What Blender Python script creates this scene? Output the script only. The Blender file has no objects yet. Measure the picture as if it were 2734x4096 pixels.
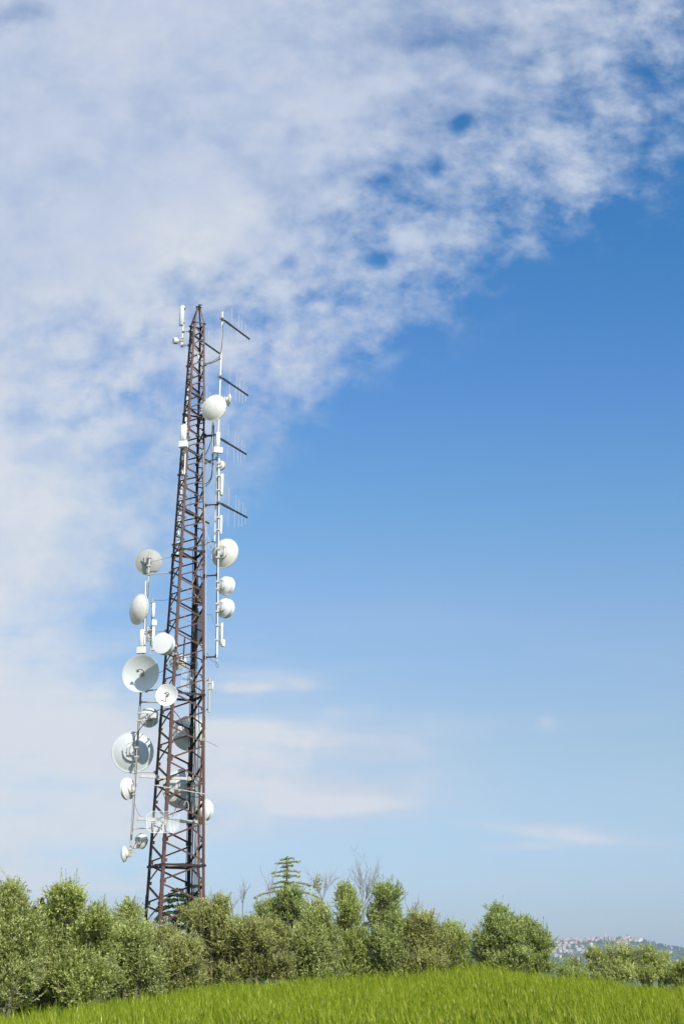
import bpy, math, random
import numpy as np
from mathutils import Vector, Matrix, noise as mnoise

S = bpy.context.scene
COL = S.collection
R = math.radians
# ------------------------------------------------------------------ camera
FPX, CX, CY, HORIZON = 5400.0, 1367.0, 2048.0, 3890.0
PITCH = math.atan((HORIZON - CY) / FPX)
CAMZ = 1.6
cam = bpy.data.cameras.new('camera')
cam.sensor_fit = 'VERTICAL'
cam.sensor_height = 36.0
cam.lens = FPX / 4096.0 * 36.0
cam.clip_start, cam.clip_end = 0.1, 40000
camo = bpy.data.objects.new('camera', cam)
COL.objects.link(camo)
camo.location = (0, 0, CAMZ)
camo.rotation_euler = (R(90) + PITCH, 0, 0)
S.camera = camo
SP, CP = math.sin(PITCH), math.cos(PITCH)

def ray(px, py):
    a = (px - CX) / FPX
    b = -(py - CY) / FPX
    return Vector((a, CP - b * SP, SP + b * CP))

def P(px, py, Y):
    """point seen at a photograph pixel, at distance Y ahead of the camera"""
    d = ray(px, py)
    return Vector((0, 0, CAMZ)) + d * (Y / d.y)

def mpp(px, py, Y):
    """metres per photograph pixel there"""
    return Y / ray(px, py).y / FPX

# ------------------------------------------------------------------ sun, sky, exposure
SUN_AZ, SUN_EL = R(30), R(37)            # azimuth to the right of straight behind the camera
SUNV = Vector((math.sin(SUN_AZ) * math.cos(SUN_EL), -math.cos(SUN_AZ) * math.cos(SUN_EL), math.sin(SUN_EL)))
sl = bpy.data.lights.new('sun', 'SUN')
sl.energy = 4.9
sl.angle = R(0.53)
sl.color = (1.0, 0.93, 0.82)
slo = bpy.data.objects.new('sun', sl)
COL.objects.link(slo)
slo.rotation_euler = SUNV.to_track_quat('Z', 'Y').to_euler()
S.view_settings.view_transform = 'Standard'
S.view_settings.look = 'None'
S.view_settings.exposure = 0.0
S.view_settings.gamma = 1.0
S.cycles.max_bounces = 6
S.cycles.diffuse_bounces = 3
S.cycles.glossy_bounces = 2
S.cycles.transmission_bounces = 3
S.cycles.transparent_max_bounces = 6
S.cycles.volume_bounces = 0
S.cycles.use_denoising = True

class NT:
    """small helper to write node trees"""
    def __init__(self, tree):
        self.t = tree
    def n(self, typ, **kw):
        nd = self.t.nodes.new(typ)
        for k, v in kw.items():
            setattr(nd, k, v)
        return nd
    def link(self, a, b):
        self.t.links.new(a, b)
    def put(self, sock, v):
        if hasattr(v, 'is_output'):
            self.link(v, sock)
        elif isinstance(v, (tuple, list)):
            if sock.type == 'RGBA' and len(v) == 3:
                v = tuple(v) + (1,)
            sock.default_value = v
        else:
            sock.default_value = v
    def m(self, op, a, b=0.0, c=None, clamp=False):
        nd = self.n('ShaderNodeMath', operation=op, use_clamp=clamp)
        self.put(nd.inputs[0], a)
        self.put(nd.inputs[1], b)
        if c is not None:
            self.put(nd.inputs[2], c)
        return nd.outputs[0]
    def vec(self, x, y, z):
        nd = self.n('ShaderNodeCombineXYZ')
        for i, v in enumerate((x, y, z)):
            self.put(nd.inputs[i], v)
        return nd.outputs[0]
    def noise(self, v, scale, detail=4, rough=0.55, dist=0.0, lac=2.0):
        nd = self.n('ShaderNodeTexNoise')
        self.put(nd.inputs['Vector'], v)
        nd.inputs['Scale'].default_value = scale
        nd.inputs['Detail'].default_value = detail
        nd.inputs['Roughness'].default_value = rough
        nd.inputs['Distortion'].default_value = dist
        nd.inputs['Lacunarity'].default_value = lac
        return nd.outputs[0]
    def step(self, v, a, b, lo=0.0, hi=1.0, kind='SMOOTHSTEP'):
        nd = self.n('ShaderNodeMapRange', interpolation_type=kind, clamp=True)
        self.put(nd.inputs[0], v)
        for i, q in enumerate((a, b, lo, hi)):
            self.put(nd.inputs[1 + i], q)
        return nd.outputs[0]
    def mix(self, f, a, b, blend='MIX'):
        nd = self.n('ShaderNodeMix', data_type='RGBA', blend_type=blend)
        self.put(nd.inputs[0], f)
        self.put(nd.inputs[6], a)
        self.put(nd.inputs[7], b)
        return nd.outputs[2]
    def ramp(self, f, stops):
        nd = self.n('ShaderNodeValToRGB')
        cr = nd.color_ramp
        while len(cr.elements) > 1:
            cr.elements.remove(cr.elements[-1])
        for i, (p, c) in enumerate(stops):
            e = cr.elements[0] if i == 0 else cr.elements.new(p)
            e.position = p
            e.color = tuple(c) + (1,) if len(c) == 3 else c
        self.put(nd.inputs[0], f)
        return nd.outputs[0]

def lin(r, g, b):
    def f(c):
        c /= 255.0
        return c / 12.92 if c <= 0.04045 else ((c + 0.055) / 1.055) ** 2.4
    return (f(r), f(g), f(b))

def UV(px, py):
    d = ray(px, py)
    return d.x / d.y, d.z / d.y

SKY_STRENGTH = 0.10
world = bpy.data.worlds.new('World')
S.world = world
world.use_nodes = True
world.cycles.sampling_method = 'MANUAL'
world.cycles.sample_map_resolution = 256
W = NT(world.node_tree)
world.node_tree.nodes.clear()
sky = W.n('ShaderNodeTexSky', sky_type='NISHITA', sun_disc=False)
sky.sun_elevation = SUN_EL
sky.sun_rotation = math.pi - SUN_AZ
sky.altitude = 200
sky.air_density = 1.0
sky.dust_density = 1.0
sky.ozone_density = 1.4
tc = W.n('ShaderNodeTexCoord')
sep = W.n('ShaderNodeSeparateXYZ')
W.link(tc.outputs['Generated'], sep.inputs[0])
dx, dy, dz = sep.outputs
yy = W.m('MAXIMUM', W.m('ABSOLUTE', dy), 0.12)
U0 = W.m('DIVIDE', dx, yy)
V0 = W.m('DIVIDE', dz, yy)
# gentle domain warp so cloud edges are ragged
wn = W.n('ShaderNodeTexNoise')
W.put(wn.inputs['Vector'], W.vec(U0, V0, 3.7))
wn.inputs['Scale'].default_value = 9.0
wn.inputs['Detail'].default_value = 5
ws = W.n('ShaderNodeSeparateColor')
W.link(wn.outputs['Color'], ws.inputs[0])
U = W.m('ADD', U0, W.m('MULTIPLY', W.m('SUBTRACT', ws.outputs[0], 0.5), 0.06))
V = W.m('ADD', V0, W.m('MULTIPLY', W.m('SUBTRACT', ws.outputs[1], 0.5), 0.06))
# right-hand limit of the cloud bank as a function of height
edge_px = [(3900, 0), (3500, 300), (3120, 540), (2800, 700), (2460, 880), (2120, 1060), (1800, 1230), (1590, 1350), (1450, 1470),
           (1310, 1600), (1200, 1730), (1080, 1880), (980, 2020), (820, 2190), (560, 2395), (430, 2480), (360, 2560), (420, 2640), (640, 2700),
           (800, 2790), (1000, 2880), (1200, 3000), (1260, 3150), (1050, 3300), (760, 3420), (560, 3600), (450, 3880)]
fc = W.n('ShaderNodeFloatCurve')
cv = fc.mapping.curves[0]
ept = sorted((UV(*q)[1], UV(*q)[0]) for q in edge_px)
def e01(u):
    return min(max(u + 0.5, 0.0), 1.0)
cv.points[0].location = (0.0, e01(ept[0][1]))
cv.points[1].location = (1.0, e01(ept[-1][1] + 0.05))
for v, u in ept:
    if 0.002 < v < 0.998:
        cv.points.new(v, e01(u))
for p in cv.points:
    p.handle_type = 'AUTO'
fc.mapping.update()
W.put(fc.inputs['Factor'], 1.0)
W.put(fc.inputs['Value'], V)
UE = W.m('SUBTRACT', fc.outputs[0], 0.5)
dist = W.m('SUBTRACT', UE, U)                       # >0 inside the bank
p0 = W.vec(U0, W.m('MULTIPLY', V0, 1.12), 0.37)
n1 = W.noise(p0, 8.0, 7, 0.52, 0.25)
n2 = W.noise(p0, 27.0, 6, 0.56, 0.2)
n3 = W.noise(p0, 64.0, 5, 0.55, 0.1)
sv = W.vec(W.m('MULTIPLY', U0, 3.2), W.m('MULTIPLY', V0, 21.0), 1.3)
nS = W.noise(sv, 1.7, 5, 0.55, 0.3)
# bank: smooth and thick well inside, breaking into small puffs near its limit and towards the right
cover = W.n('ShaderNodeFloatCurve')
cc = cover.mapping.curves[0]
cc.points[0].location = (0, 0)
cc.points[1].location = (1, 1.05)
for q in ((.10, .04), (.20, .27), (.36, .48), (.55, .70), (.8, .92)):
    cc.points.new(*q)
cover.mapping.update()
W.put(cover.inputs['Factor'], 1.0)
dist = W.m('MULTIPLY', dist, W.step(V0, 0.50, 0.22, 1.0, 2.6))   # lower down the bank fades in over a shorter way
W.put(cover.inputs['Value'], W.step(dist, -0.06, 0.36, kind='LINEAR'))
brk = W.m('MULTIPLY', W.step(dist, 0.46, 0.12, 0.56, 1.35), W.step(V0, 0.34, 0.50, 0.62, 1.0))
pf = W.m('ADD', W.m('MULTIPLY', W.m('SUBTRACT', n1, 0.5), 0.95), W.m('MULTIPLY', W.m('SUBTRACT', n2, 0.5), 1.05))
pf = W.m('ADD', pf, W.m('MULTIPLY', W.m('SUBTRACT', n3, 0.5), 0.62))
dens = W.m('ADD', W.m('MULTIPLY', cover.outputs[0], W.m('SUBTRACT', 1.0, W.m('MULTIPLY', W.step(U0, -0.12, 0.10), W.step(V0, 0.50, 0.66, 0.0, 0.33)))), W.m('MULTIPLY', pf, brk))
PW = W.vec(U, V, 0.0)          # warped
PS = W.vec(U0, V0, 0.0)        # unwarped
def total(items, warp=True):
    """sum of soft lumps of sky: photo heading, radii, weight, tilt in degrees"""
    acc = 0.0
    for q in items:
        px, py, rx, ry, amp = q[:5]
        u, v = UV(px, py)
        mp_ = W.n('ShaderNodeMapping', vector_type='TEXTURE')
        W.link(PW if warp else PS, mp_.inputs[0])
        mp_.inputs['Location'].default_value = (u, v, 0)
        mp_.inputs['Rotation'].default_value = (0, 0, R(q[5]) if len(q) > 5 else 0)
        mp_.inputs['Scale'].default_value = (rx / FPX, ry / FPX, 1)
        dp = W.n('ShaderNodeVectorMath', operation='DOT_PRODUCT')
        W.link(mp_.outputs[0], dp.inputs[0]); W.link(mp_.outputs[0], dp.inputs[1])
        acc = W.m('MULTIPLY_ADD', W.m('POWER', 0.3679, dp.outputs['Value']), amp, acc)
    return acc
holes = total([(1817, 512, 44, 52, .62), (1600, 785, 55, 38, .42), (1520, 735, 75, 45, .42, 25), (1712, 660, 42, 50, .42), (1580, 668, 36, 36, .3),
    (1690, 150, 210, 80, .26, -8), (1960, 110, 170, 70, .26), (2110, 270, 150, 90, .34, 20), (1170, 505, 60, 60, .22), (1500, 1050, 70, 50, .5), (700, 470, 280, 80, .16, -28), (960, 640, 180, 70, .18, -40), (60, 30, 260, 100, .46),
    (2330, 360, 80, 150, .35), (2560, 300, 110, 120, .32), (1400, 1200, 90, 60, .3), (1250, 1210, 60, 40, .35), (60, 1640, 150, 70, .34), (250, 1700, 120, 60, .3), (90, 1790, 150, 60, .26), (500, 1640, 130, 60, .28), (520, 1830, 110, 70, .22), (420, 2570, 130, 60, .25), (250, 3310, 520, 70, .42), (300, 3150, 320, 30, .28), (80, 3070, 180, 30, .24), (560, 3420, 560, 60, .4)])
puffs = total([(1600, 330, 90, 60, .35), (1900, 340, 130, 70, .3), (1350, 420, 90, 60, .25), (2200, 270, 60, 60, .2), (2420, 230, 90, 70, .28), (1350, 760, 100, 70, .3), (1640, 960, 120, 70, .3),
    (1900, 930, 130, 60, .25), (1150, 1500, 200, 90, .22), (1400, 1150, 70, 60, .2), (2250, 560, 140, 80, .2)])
dens = W.m('ADD', W.m('SUBTRACT', dens, holes), puffs)
dens = W.m('ADD', dens, W.m('MULTIPLY', W.m('SUBTRACT', nS, 0.5), W.step(V0, 0.32, 0.14, 0.0, 2.1)))
bank = W.m('MULTIPLY', W.step(dens, -0.06, 1.12), W.step(dist, -0.10, 0.06))
# low stratus streaks
streak = W.step(nS, 0.42, 0.72)
sband = W.m('MULTIPLY', W.step(V0, 0.02, 0.07), W.step(V0, 0.30, 0.20))
sleft = W.step(U0, 0.14, -0.10, 0.20, 1.0)
streak = W.m('MULTIPLY', W.m('MULTIPLY', streak, sband), sleft)
wisp = total([(1150, 3170, 440, 100, .75, -5), (1330, 3235, 280, 48, .75, -4), (1020, 3010, 480, 170, .55), (900, 2900, 220, 45, .35), (1250, 3080, 640, 260, .28), (1000, 3260, 260, 40, .35), (2180, 3310, 260, 22, 1.0, -3), (2330, 3350, 260, 22, 1.0, -4), (2080, 3385, 160, 16, .7), (1500, 3000, 420, 120, .22), (1050, 2930, 380, 70, .42), (1560, 2860, 340, 36, .55, -3),
    (1210, 2740, 60, 26, .6), (1030, 2752, 70, 20, .55), (935, 2755, 50, 20, .6), (2185, 2885, 36, 30, .5), (300, 2950, 460, 220, .55), (100, 2750, 260, 160, .35), (150, 3120, 560, 110, .4), (520, 3280, 420, 60, .35),
    (1560, 1440, 75, 26, .55, 28), (1500, 1290, 75, 40, .30, 20), (1100, 3620, 600, 60, .16)], False)
wisp = W.m('MULTIPLY', wisp, W.m('ADD', W.m('MULTIPLY', W.step(nS, 0.26, 0.72), 0.70), W.m('MULTIPLY', n2, 0.75)))
low = W.m('ADD', W.m('MULTIPLY', streak, 0.50), W.m('MULTIPLY', wisp, 0.95), clamp=True)
alpha = W.m('ADD', bank, W.m('MULTIPLY', low, W.m('SUBTRACT', 1.0, bank)), clamp=True)
alpha = W.m('MULTIPLY', alpha, 0.94)
# clear air: the physical sky, its tint set by height above the horizon
K = 1.0 / SKY_STRENGTH
SKY_TINT = [(0.0, (0.851, 0.977, 1.3)), (0.0545, (0.851, 0.977, 1.3)), (0.1797, (1.146, 1.179, 1.197)), (0.291, (1.221, 1.327, 1.414)), (0.4094, (0.912, 1.37, 1.582)), (0.5355, (0.677, 1.268, 1.76)), (0.6981, (0.412, 1.192, 1.728))]
clear = W.mix(1.0, sky.outputs[0], W.ramp(W.step(V0, 0.0, 0.85, kind='LINEAR'), SKY_TINT), 'MULTIPLY')
glow = total([(740, 1000, 230, 170, .85), (1010, 830, 120, 90, .4), (500, 215, 170, 130, .45, 20), (1350, 770, 90, 60, .35), (300, 1230, 380, 130, .3), (700, 1250, 330, 120, .25), (60, 2450, 260, 300, .25), (350, 1640, 300, 150, .25), (150, 1950, 300, 200, .25), (1320, 3225, 220, 40, .8), (1050, 3180, 260, 50, .5), (2230, 3330, 300, 40, .6), (1000, 2930, 260, 80, .4)])
bright = W.m('ADD', W.m('ADD', W.m('MULTIPLY', W.step(n1, 0.40, 0.72), 0.24), W.m('MULTIPLY', W.step(n2, 0.42, 0.70), 0.24)), W.m('ADD', glow, W.m('MULTIPLY', W.step(U0, 0.04, -0.20), W.step(V0, 0.62, 0.36, 0.0, 0.58))), clamp=True)
bright = W.m('ADD', bright, W.step(V0, 0.30, 0.18, 0.0, 0.28), clamp=True)
ccol = W.mix(bright, tuple(c * K for c in lin(190, 203, 227)), tuple(c * K for c in lin(221, 226, 233)))
final = W.mix(alpha, clear, ccol)
bg = W.n('ShaderNodeBackground')
W.link(final, bg.inputs[0])
bg.inputs[1].default_value = SKY_STRENGTH
wo = W.n('ShaderNodeOutputWorld')
W.link(bg.outputs[0], wo.inputs[0])
#__AFTER_WORLD__

# ------------------------------------------------------------------ helpers
ORIG = {}
def tag(o, label=None, cat=None, group=None, kind=None):
    if label: o['label'] = label
    if cat: o['category'] = cat
    if group: o['group'] = group
    if kind: o['kind'] = kind
    return o

def thing(name, loc, label, cat, group=None):
    o = bpy.data.objects.new(name, None)
    o.empty_display_size = 0.2
    COL.objects.link(o)
    o.location = loc
    ORIG[o] = Vector(loc)
    return tag(o, label, cat, group)

def frame(z, up=(0, 0, 1)):
    z = Vector(z).normalized()
    up = Vector(up)
    if abs(z.dot(up)) > 0.98:
        up = Vector((0, 1, 0))
    x = up.cross(z).normalized()
    return x, z.cross(x), z

class MB:
    def __init__(self):
        self.v, self.f, self.mi = [], [], []
        self.cur = 0
    def face(self, *idx):
        self.f.append(idx)
        self.mi.append(self.cur)
    def box(self, c, size, axes=None):
        c = Vector(c)
        ax = axes or (Vector((1, 0, 0)), Vector((0, 1, 0)), Vector((0, 0, 1)))
        b = len(self.v)
        for k in (-1, 1):
            for j in (-1, 1):
                for i in (-1, 1):
                    self.v.append(c + ax[0] * (i * size[0] / 2) + ax[1] * (j * size[1] / 2) + ax[2] * (k * size[2] / 2))
        for q in ((0, 2, 3, 1), (4, 5, 7, 6), (0, 1, 5, 4), (2, 6, 7, 3), (0, 4, 6, 2), (1, 3, 7, 5)):
            self.face(*[b + i for i in q])
        return self
    def rbox(self, c, size, axes=None, r=0.02, n=3):
        """box with its vertical (third axis) edges rounded and chamfered ends"""
        c = Vector(c)
        ax = axes or (Vector((1, 0, 0)), Vector((0, 1, 0)), Vector((0, 0, 1)))
        hx, hy, hz = size[0] / 2, size[1] / 2, size[2] / 2
        r = min(r, hx * .98, hy * .98)
        def ring(ins, z):
            pts = []
            for sx, sy, a0 in ((1, 1, 0), (-1, 1, 90), (-1, -1, 180), (1, -1, 270)):
                for k in range(n + 1):
                    a = R(a0 + 90.0 * k / n)
                    pts.append(c + ax[0] * (sx * (hx - r) + math.cos(a) * (r - ins)) + ax[1] * (sy * (hy - r) + math.sin(a) * (r - ins)) + ax[2] * z)
            return pts
        ch = min(r * 0.5, hz * .3)
        self.loft([ring(ch, -hz), ring(0, -hz + ch), ring(0, hz - ch), ring(ch, hz)], cap=True)
        return self
    def loft(self, rings, cap=True, closed=True):
        b = len(self.v)
        m = len(rings[0])
        for r_ in rings:
            self.v.extend(r_)
        for i in range(len(rings) - 1):
            for j in range(m if closed else m - 1):
                k = (j + 1) % m
                self.face(b + i * m + j, b + i * m + k, b + (i + 1) * m + k, b + (i + 1) * m + j)
        if cap:
            self.face(*[b + j for j in reversed(range(m))])
            self.face(*[b + (len(rings) - 1) * m + j for j in range(m)])
        return self
    def tube(self, p0, p1, r, r1=None, n=8, cap=True):
        p0, p1 = Vector(p0), Vector(p1)
        r1 = r if r1 is None else r1
        x, y, z = frame(p1 - p0)
        rg = []
        for p, q in ((p0, r), (p1, r1)):
            rg.append([p + (x * math.cos(2 * math.pi * k / n) + y * math.sin(2 * math.pi * k / n)) * q for k in range(n)])
        return self.loft(rg, cap)
    def path(self, pts, r, n=6, r1=None, smooth=0):
        pts = [Vector(p) for p in pts]
        if smooth and len(pts) > 2:
            out = []
            for i in range(len(pts) - 1):
                a = pts[max(i - 1, 0)]; b = pts[i]; c = pts[i + 1]; d = pts[min(i + 2, len(pts) - 1)]
                for k in range(smooth):
                    t = k / smooth
                    out.append(0.5 * ((2 * b) + (c - a) * t + (2 * a - 5 * b + 4 * c - d) * t * t + (3 * b - a - 3 * c + d) * t ** 3))
            out.append(pts[-1])
            pts = out
        rg = []
        x = None
        L = len(pts)
        for i, p in enumerate(pts):
            t = (pts[min(i + 1, L - 1)] - pts[max(i - 1, 0)])
            if t.length < 1e-9:
                t = Vector((0, 0, 1))
            t.normalize()
            if x is None:
                x = frame(t)[0]
            else:
                x = (x - t * x.dot(t))
                x = x.normalized() if x.length > 1e-6 else frame(t)[0]
            y = t.cross(x)
            q = r if r1 is None else r + (r1 - r) * i / (L - 1)
            rg.append([p + (x * math.cos(2 * math.pi * k / n) + y * math.sin(2 * math.pi * k / n)) * q for k in range(n)])
        return self.loft(rg, True)
    def lathe(self, o, axes, prof, n=40):
        """prof: (r, z) pairs revolved about axes[2] through o"""
        o = Vector(o)
        x, y, z = axes
        b = len(self.v)
        idx = []
        for r, h in prof:
            if r < 1e-6:
                idx.append([len(self.v)])
                self.v.append(o + z * h)
            else:
                idx.append(list(range(len(self.v), len(self.v) + n)))
                for k in range(n):
                    a = 2 * math.pi * k / n
                    self.v.append(o + (x * math.cos(a) + y * math.sin(a)) * r + z * h)
        for i in range(len(prof) - 1):
            A, B = idx[i], idx[i + 1]
            for k in range(n):
                k2 = (k + 1) % n
                if len(A) == 1 and len(B) == 1:
                    continue
                if len(A) == 1:
                    self.face(A[0], B[k2], B[k])
                elif len(B) == 1:
                    self.face(A[k], A[k2], B[0])
                else:
                    self.face(A[k], A[k2], B[k2], B[k])
        return self
    def angle(self, p0, p1, w, t, d1, d2, w1=None):
        """steel angle: outer corner on p0-p1, flanges along d1 and d2"""
        rg = []
        p0, p1 = Vector(p0), Vector(p1)
        w1 = w if w1 is None else w1
        for p, q in ((p0, w), (p1, w1)):
            rg.append([p, p + d1 * q, p + d1 * q + d2 * t, p + d1 * t + d2 * t, p + d1 * t + d2 * q, p + d2 * q])
        b = len(self.v)
        for r_ in rg:
            self.v.extend(r_)
        for j in range(6):
            k = (j + 1) % 6
            self.face(b + j, b + k, b + 6 + k, b + 6 + j)
        for q in ((0, 3, 2, 1), (0, 5, 4, 3), (6, 7, 8, 9), (6, 9, 10, 11)):
            self.face(*[b + i for i in q])
        return self
    def build(self, name, mats, parent=None, smooth=True, ang=35, loc=None):
        org = ORIG[parent] if parent is not None else Vector(loc) if loc is not None else Vector((0, 0, 0))
        me = bpy.data.meshes.new(name)
        me.from_pydata([tuple(Vector(p) - org) for p in self.v], [], self.f)
        for m in (mats if isinstance(mats, (list, tuple)) else [mats]):
            me.materials.append(m)
        if any(self.mi):
            me.polygons.foreach_set('material_index', self.mi)
        me.update()
        if smooth:
            me.shade_smooth()
            me.set_sharp_from_angle(angle=R(ang))
        o = bpy.data.objects.new(name, me)
        COL.objects.link(o)
        if parent is not None:
            o.parent = parent
        elif loc is not None:
            o.location = loc
        ORIG[o] = Vector(org)
        return o

def npmesh(name, verts, quads, mats, parent=None, mi=None, attr=None, tris=None, loc=(0, 0, 0), smooth=False):
    """fast mesh from numpy arrays"""
    me = bpy.data.meshes.new(name)
    org = np.array(ORIG[parent] if parent is not None else loc, dtype=np.float32)
    verts = np.asarray(verts, np.float32) - org
    quads = np.asarray(quads, np.int32).reshape(-1, 4) if quads is not None else np.zeros((0, 4), np.int32)
    tris = np.asarray(tris, np.int32).reshape(-1, 3) if tris is not None else np.zeros((0, 3), np.int32)
    nq, nt = len(quads), len(tris)
    me.vertices.add(len(verts))
    me.vertices.foreach_set('co', verts.ravel())
    me.loops.add(nq * 4 + nt * 3)
    me.loops.foreach_set('vertex_index', np.concatenate([quads.ravel(), tris.ravel()]).astype(np.int32))
    me.polygons.add(nq + nt)
    st = np.concatenate([np.arange(nq) * 4, nq * 4 + np.arange(nt) * 3]).astype(np.int32)
    me.polygons.foreach_set('loop_start', st)
    for m in (mats if isinstance(mats, (list, tuple)) else [mats]):
        me.materials.append(m)
    if mi is not None:
        me.polygons.foreach_set('material_index', np.asarray(mi, np.int32))
    me.update(calc_edges=True)
    if attr is not None:
        a = me.attributes.new('tone', 'FLOAT', 'POINT')
        a.data.foreach_set('value', np.asarray(attr, np.float32))
    if smooth:
        me.shade_smooth()
    o = bpy.data.objects.new(name, me)
    COL.objects.link(o)
    if parent is not None:
        o.parent = parent
    else:
        o.location = loc
    ORIG[o] = Vector([float(c) for c in org])
    return o

def copy_tree(o, parent=None):
    c = o.copy()
    COL.objects.link(c)
    c.parent = parent
    for ch in [k for k in bpy.data.objects if k.parent is o]:
        copy_tree(ch, c)
    return c

# ------------------------------------------------------------------ materials
def mat(name):
    m = bpy.data.materials.new(name)
    m.use_nodes = True
    t = NT(m.node_tree)
    b = m.node_tree.nodes['Principled BSDF']
    return m, t, b

def paint(name, col, rough=0.5, metal=0.0, dirt=None, amt=0.5, scale=3.0, bump=0.0, spec=0.4, streak=True, lo=.45, hi=.75):
    """painted or plated metal with weathering in its own shape (streaked down the surface)"""
    m, t, b = mat(name)
    co = t.n('ShaderNodeTexCoord').outputs['Object']
    if streak:
        mpn = t.n('ShaderNodeMapping')
        t.link(co, mpn.inputs[0])
        mpn.inputs['Scale'].default_value = (1, 1, 0.35)
        co = mpn.outputs[0]
    n1 = t.noise(co, scale, 6, 0.65, 0.4)
    n2 = t.noise(co, scale * 7, 4, 0.6)
    f = t.m('MULTIPLY', t.step(t.m('ADD', t.m('MULTIPLY', n1, .7), t.m('MULTIPLY', n2, .3)), lo, hi), amt)
    c = t.mix(f, col, dirt or tuple(k * .6 for k in col))
    t.link(c, b.inputs['Base Color'])
    t.put(b.inputs['Roughness'], t.step(n2, 0.3, 0.7, max(rough - .1, .05), min(rough + .15, 1)))
    b.inputs['Metallic'].default_value = metal
    b.inputs['Specular IOR Level'].default_value = spec
    if bump:
        bn = t.n('ShaderNodeBump')
        bn.inputs['Strength'].default_value = bump
        bn.inputs['Distance'].default_value = 0.01
        t.link(n2, bn.inputs['Height'])
        t.link(bn.outputs[0], b.inputs['Normal'])
    return m

M = {}
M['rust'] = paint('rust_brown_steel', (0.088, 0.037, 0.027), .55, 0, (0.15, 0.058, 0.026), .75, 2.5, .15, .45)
M['rust_dark_and_shade'] = paint('dark_and_shaded_brown_steel', (0.036, 0.022, 0.021), .6, 0, (0.075, 0.036, 0.024), .6, 2.5, .1, .35)  # dark brown; on the unlit legs it paints in their shade
M['white'] = paint('white_fibreglass', (0.80, 0.79, 0.74), .45, 0, (0.52, 0.50, 0.44), .55, 1.6, 0, .4)
M['cream'] = paint('cream_plastic', (0.79, 0.78, 0.71), .5, 0, (0.56, 0.54, 0.47), .35, 2.0, 0, .35)
M['bright'] = paint('clean_white_paint', (0.84, 0.85, 0.85), .4, 0, (0.58, 0.57, 0.53), .42, 1.6, 0, .4)
M['grey'] = paint('grey_dish_paint', (0.56, 0.60, 0.61), .5, 0, (0.43, 0.455, 0.45), .35, 1.8, 0, .4)
M['dull'] = paint('dull_grey_dish_paint', (0.40, 0.41, 0.40), .55, 0, (0.31, 0.31, 0.30), .4, 1.8)
M['galv'] = paint('galvanised_steel', (0.52, 0.51, 0.47), .5, 0.25, (0.33, 0.31, 0.27), .6, 4, .05, .5)
M['galvd'] = paint('weathered_galvanised_steel', (0.36, 0.34, 0.30), .55, 0.2, (0.20, 0.16, 0.12), .6, 4, .05, .4)
M['boom'] = paint('black_aerial_boom', (0.045, 0.043, 0.038), .5, 0.1, (0.09, 0.085, 0.07), .6, 6)
M['rod'] = paint('aluminium_rod', (0.62, 0.58, 0.54), .4, 0.3, (0.45, 0.4, 0.36), .4, 3)
M['cable'] = paint('black_cable_jacket', (0.022, 0.022, 0.024), .5, 0, (0.05, 0.05, 0.05), .4, 4)
M['copper'] = paint('copper_brown_cable', (0.62, 0.33, 0.20), .5, 0.0, (0.45, 0.22, 0.12), .5, 4)
M['wcable'] = paint('pale_cable_jacket', (0.62, 0.58, 0.54), .5, 0, (0.45, 0.38, 0.33), .4, 4)
M['rustspot'] = paint('rusty_bolt', (0.30, 0.17, 0.08), .7, 0, (0.18, 0.09, 0.05), .6, 12)
M['darkmetal'] = paint('dark_panel_mesh', (0.075, 0.075, 0.078), .6, 0, (0.12, 0.11, 0.1), .5, 4)

def leafmat(name, top, under, vary, gloss=.4, transl=.3, under_on=True, low=.62):
    m, t, b = mat(name)
    at = t.n('ShaderNodeAttribute', attribute_name='tone')
    c = t.ramp(at.outputs['Fac'], [(0.0, tuple(k * low for k in top)), (0.45, top), (0.8, vary), (1.0, tuple(k * 1.1 for k in vary))])
    if under_on:
        g = t.n('ShaderNodeNewGeometry')
        c = t.mix(t.m('MULTIPLY', g.outputs['Backfacing'], .8), c, under)
    t.link(c, b.inputs['Base Color'])
    b.inputs['Roughness'].default_value = gloss
    b.inputs['Specular IOR Level'].default_value = .12
    tr = t.n('ShaderNodeBsdfTranslucent')
    t.link(t.mix(1.0, c, (1.25, 1.3, .65), 'MULTIPLY'), tr.inputs[0])
    mx = t.n('ShaderNodeMixShader')
    mx.inputs[0].default_value = transl
    t.link(b.outputs[0], mx.inputs[1])
    t.link(tr.outputs[0], mx.inputs[2])
    t.link(mx.outputs[0], m.node_tree.nodes['Material Output'].inputs[0])
    return m

M['olive'] = leafmat('olive_leaf', (0.305, 0.350, 0.085), (0.48, 0.52, 0.25), (0.66, 0.70, 0.27), transl=.42)
M['olive_dry'] = leafmat('olive_leaf_yellowed', (0.285, 0.300, 0.085), (0.45, 0.46, 0.24), (0.62, 0.61, 0.24), transl=.40)
M['olive_silver'] = leafmat('silvery_olive_leaf', (0.30, 0.335, 0.092), (0.48, 0.51, 0.26), (0.68, 0.71, 0.33), transl=.42)
M['olive_dark'] = leafmat('deep_green_olive_leaf', (0.235, 0.29, 0.075), (0.40, 0.45, 0.23), (0.56, 0.62, 0.24), transl=.40)
M['cedar'] = leafmat('cedar_needle', (0.30, 0.32, 0.045), (0.1, 0.12, 0.03), (0.55, 0.54, 0.08), .6, .35, False)
M['cedar_dark'] = leafmat('dark_cedar_needle', (0.055, 0.095, 0.040), (0.05, 0.06, 0.03), (0.14, 0.19, 0.07), .6, .2, False)
M['cypress'] = leafmat('cypress_needle', (0.045, 0.07, 0.03), (0.05, 0.06, 0.03), (0.09, 0.12, 0.045), .7, .1, False)
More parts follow.
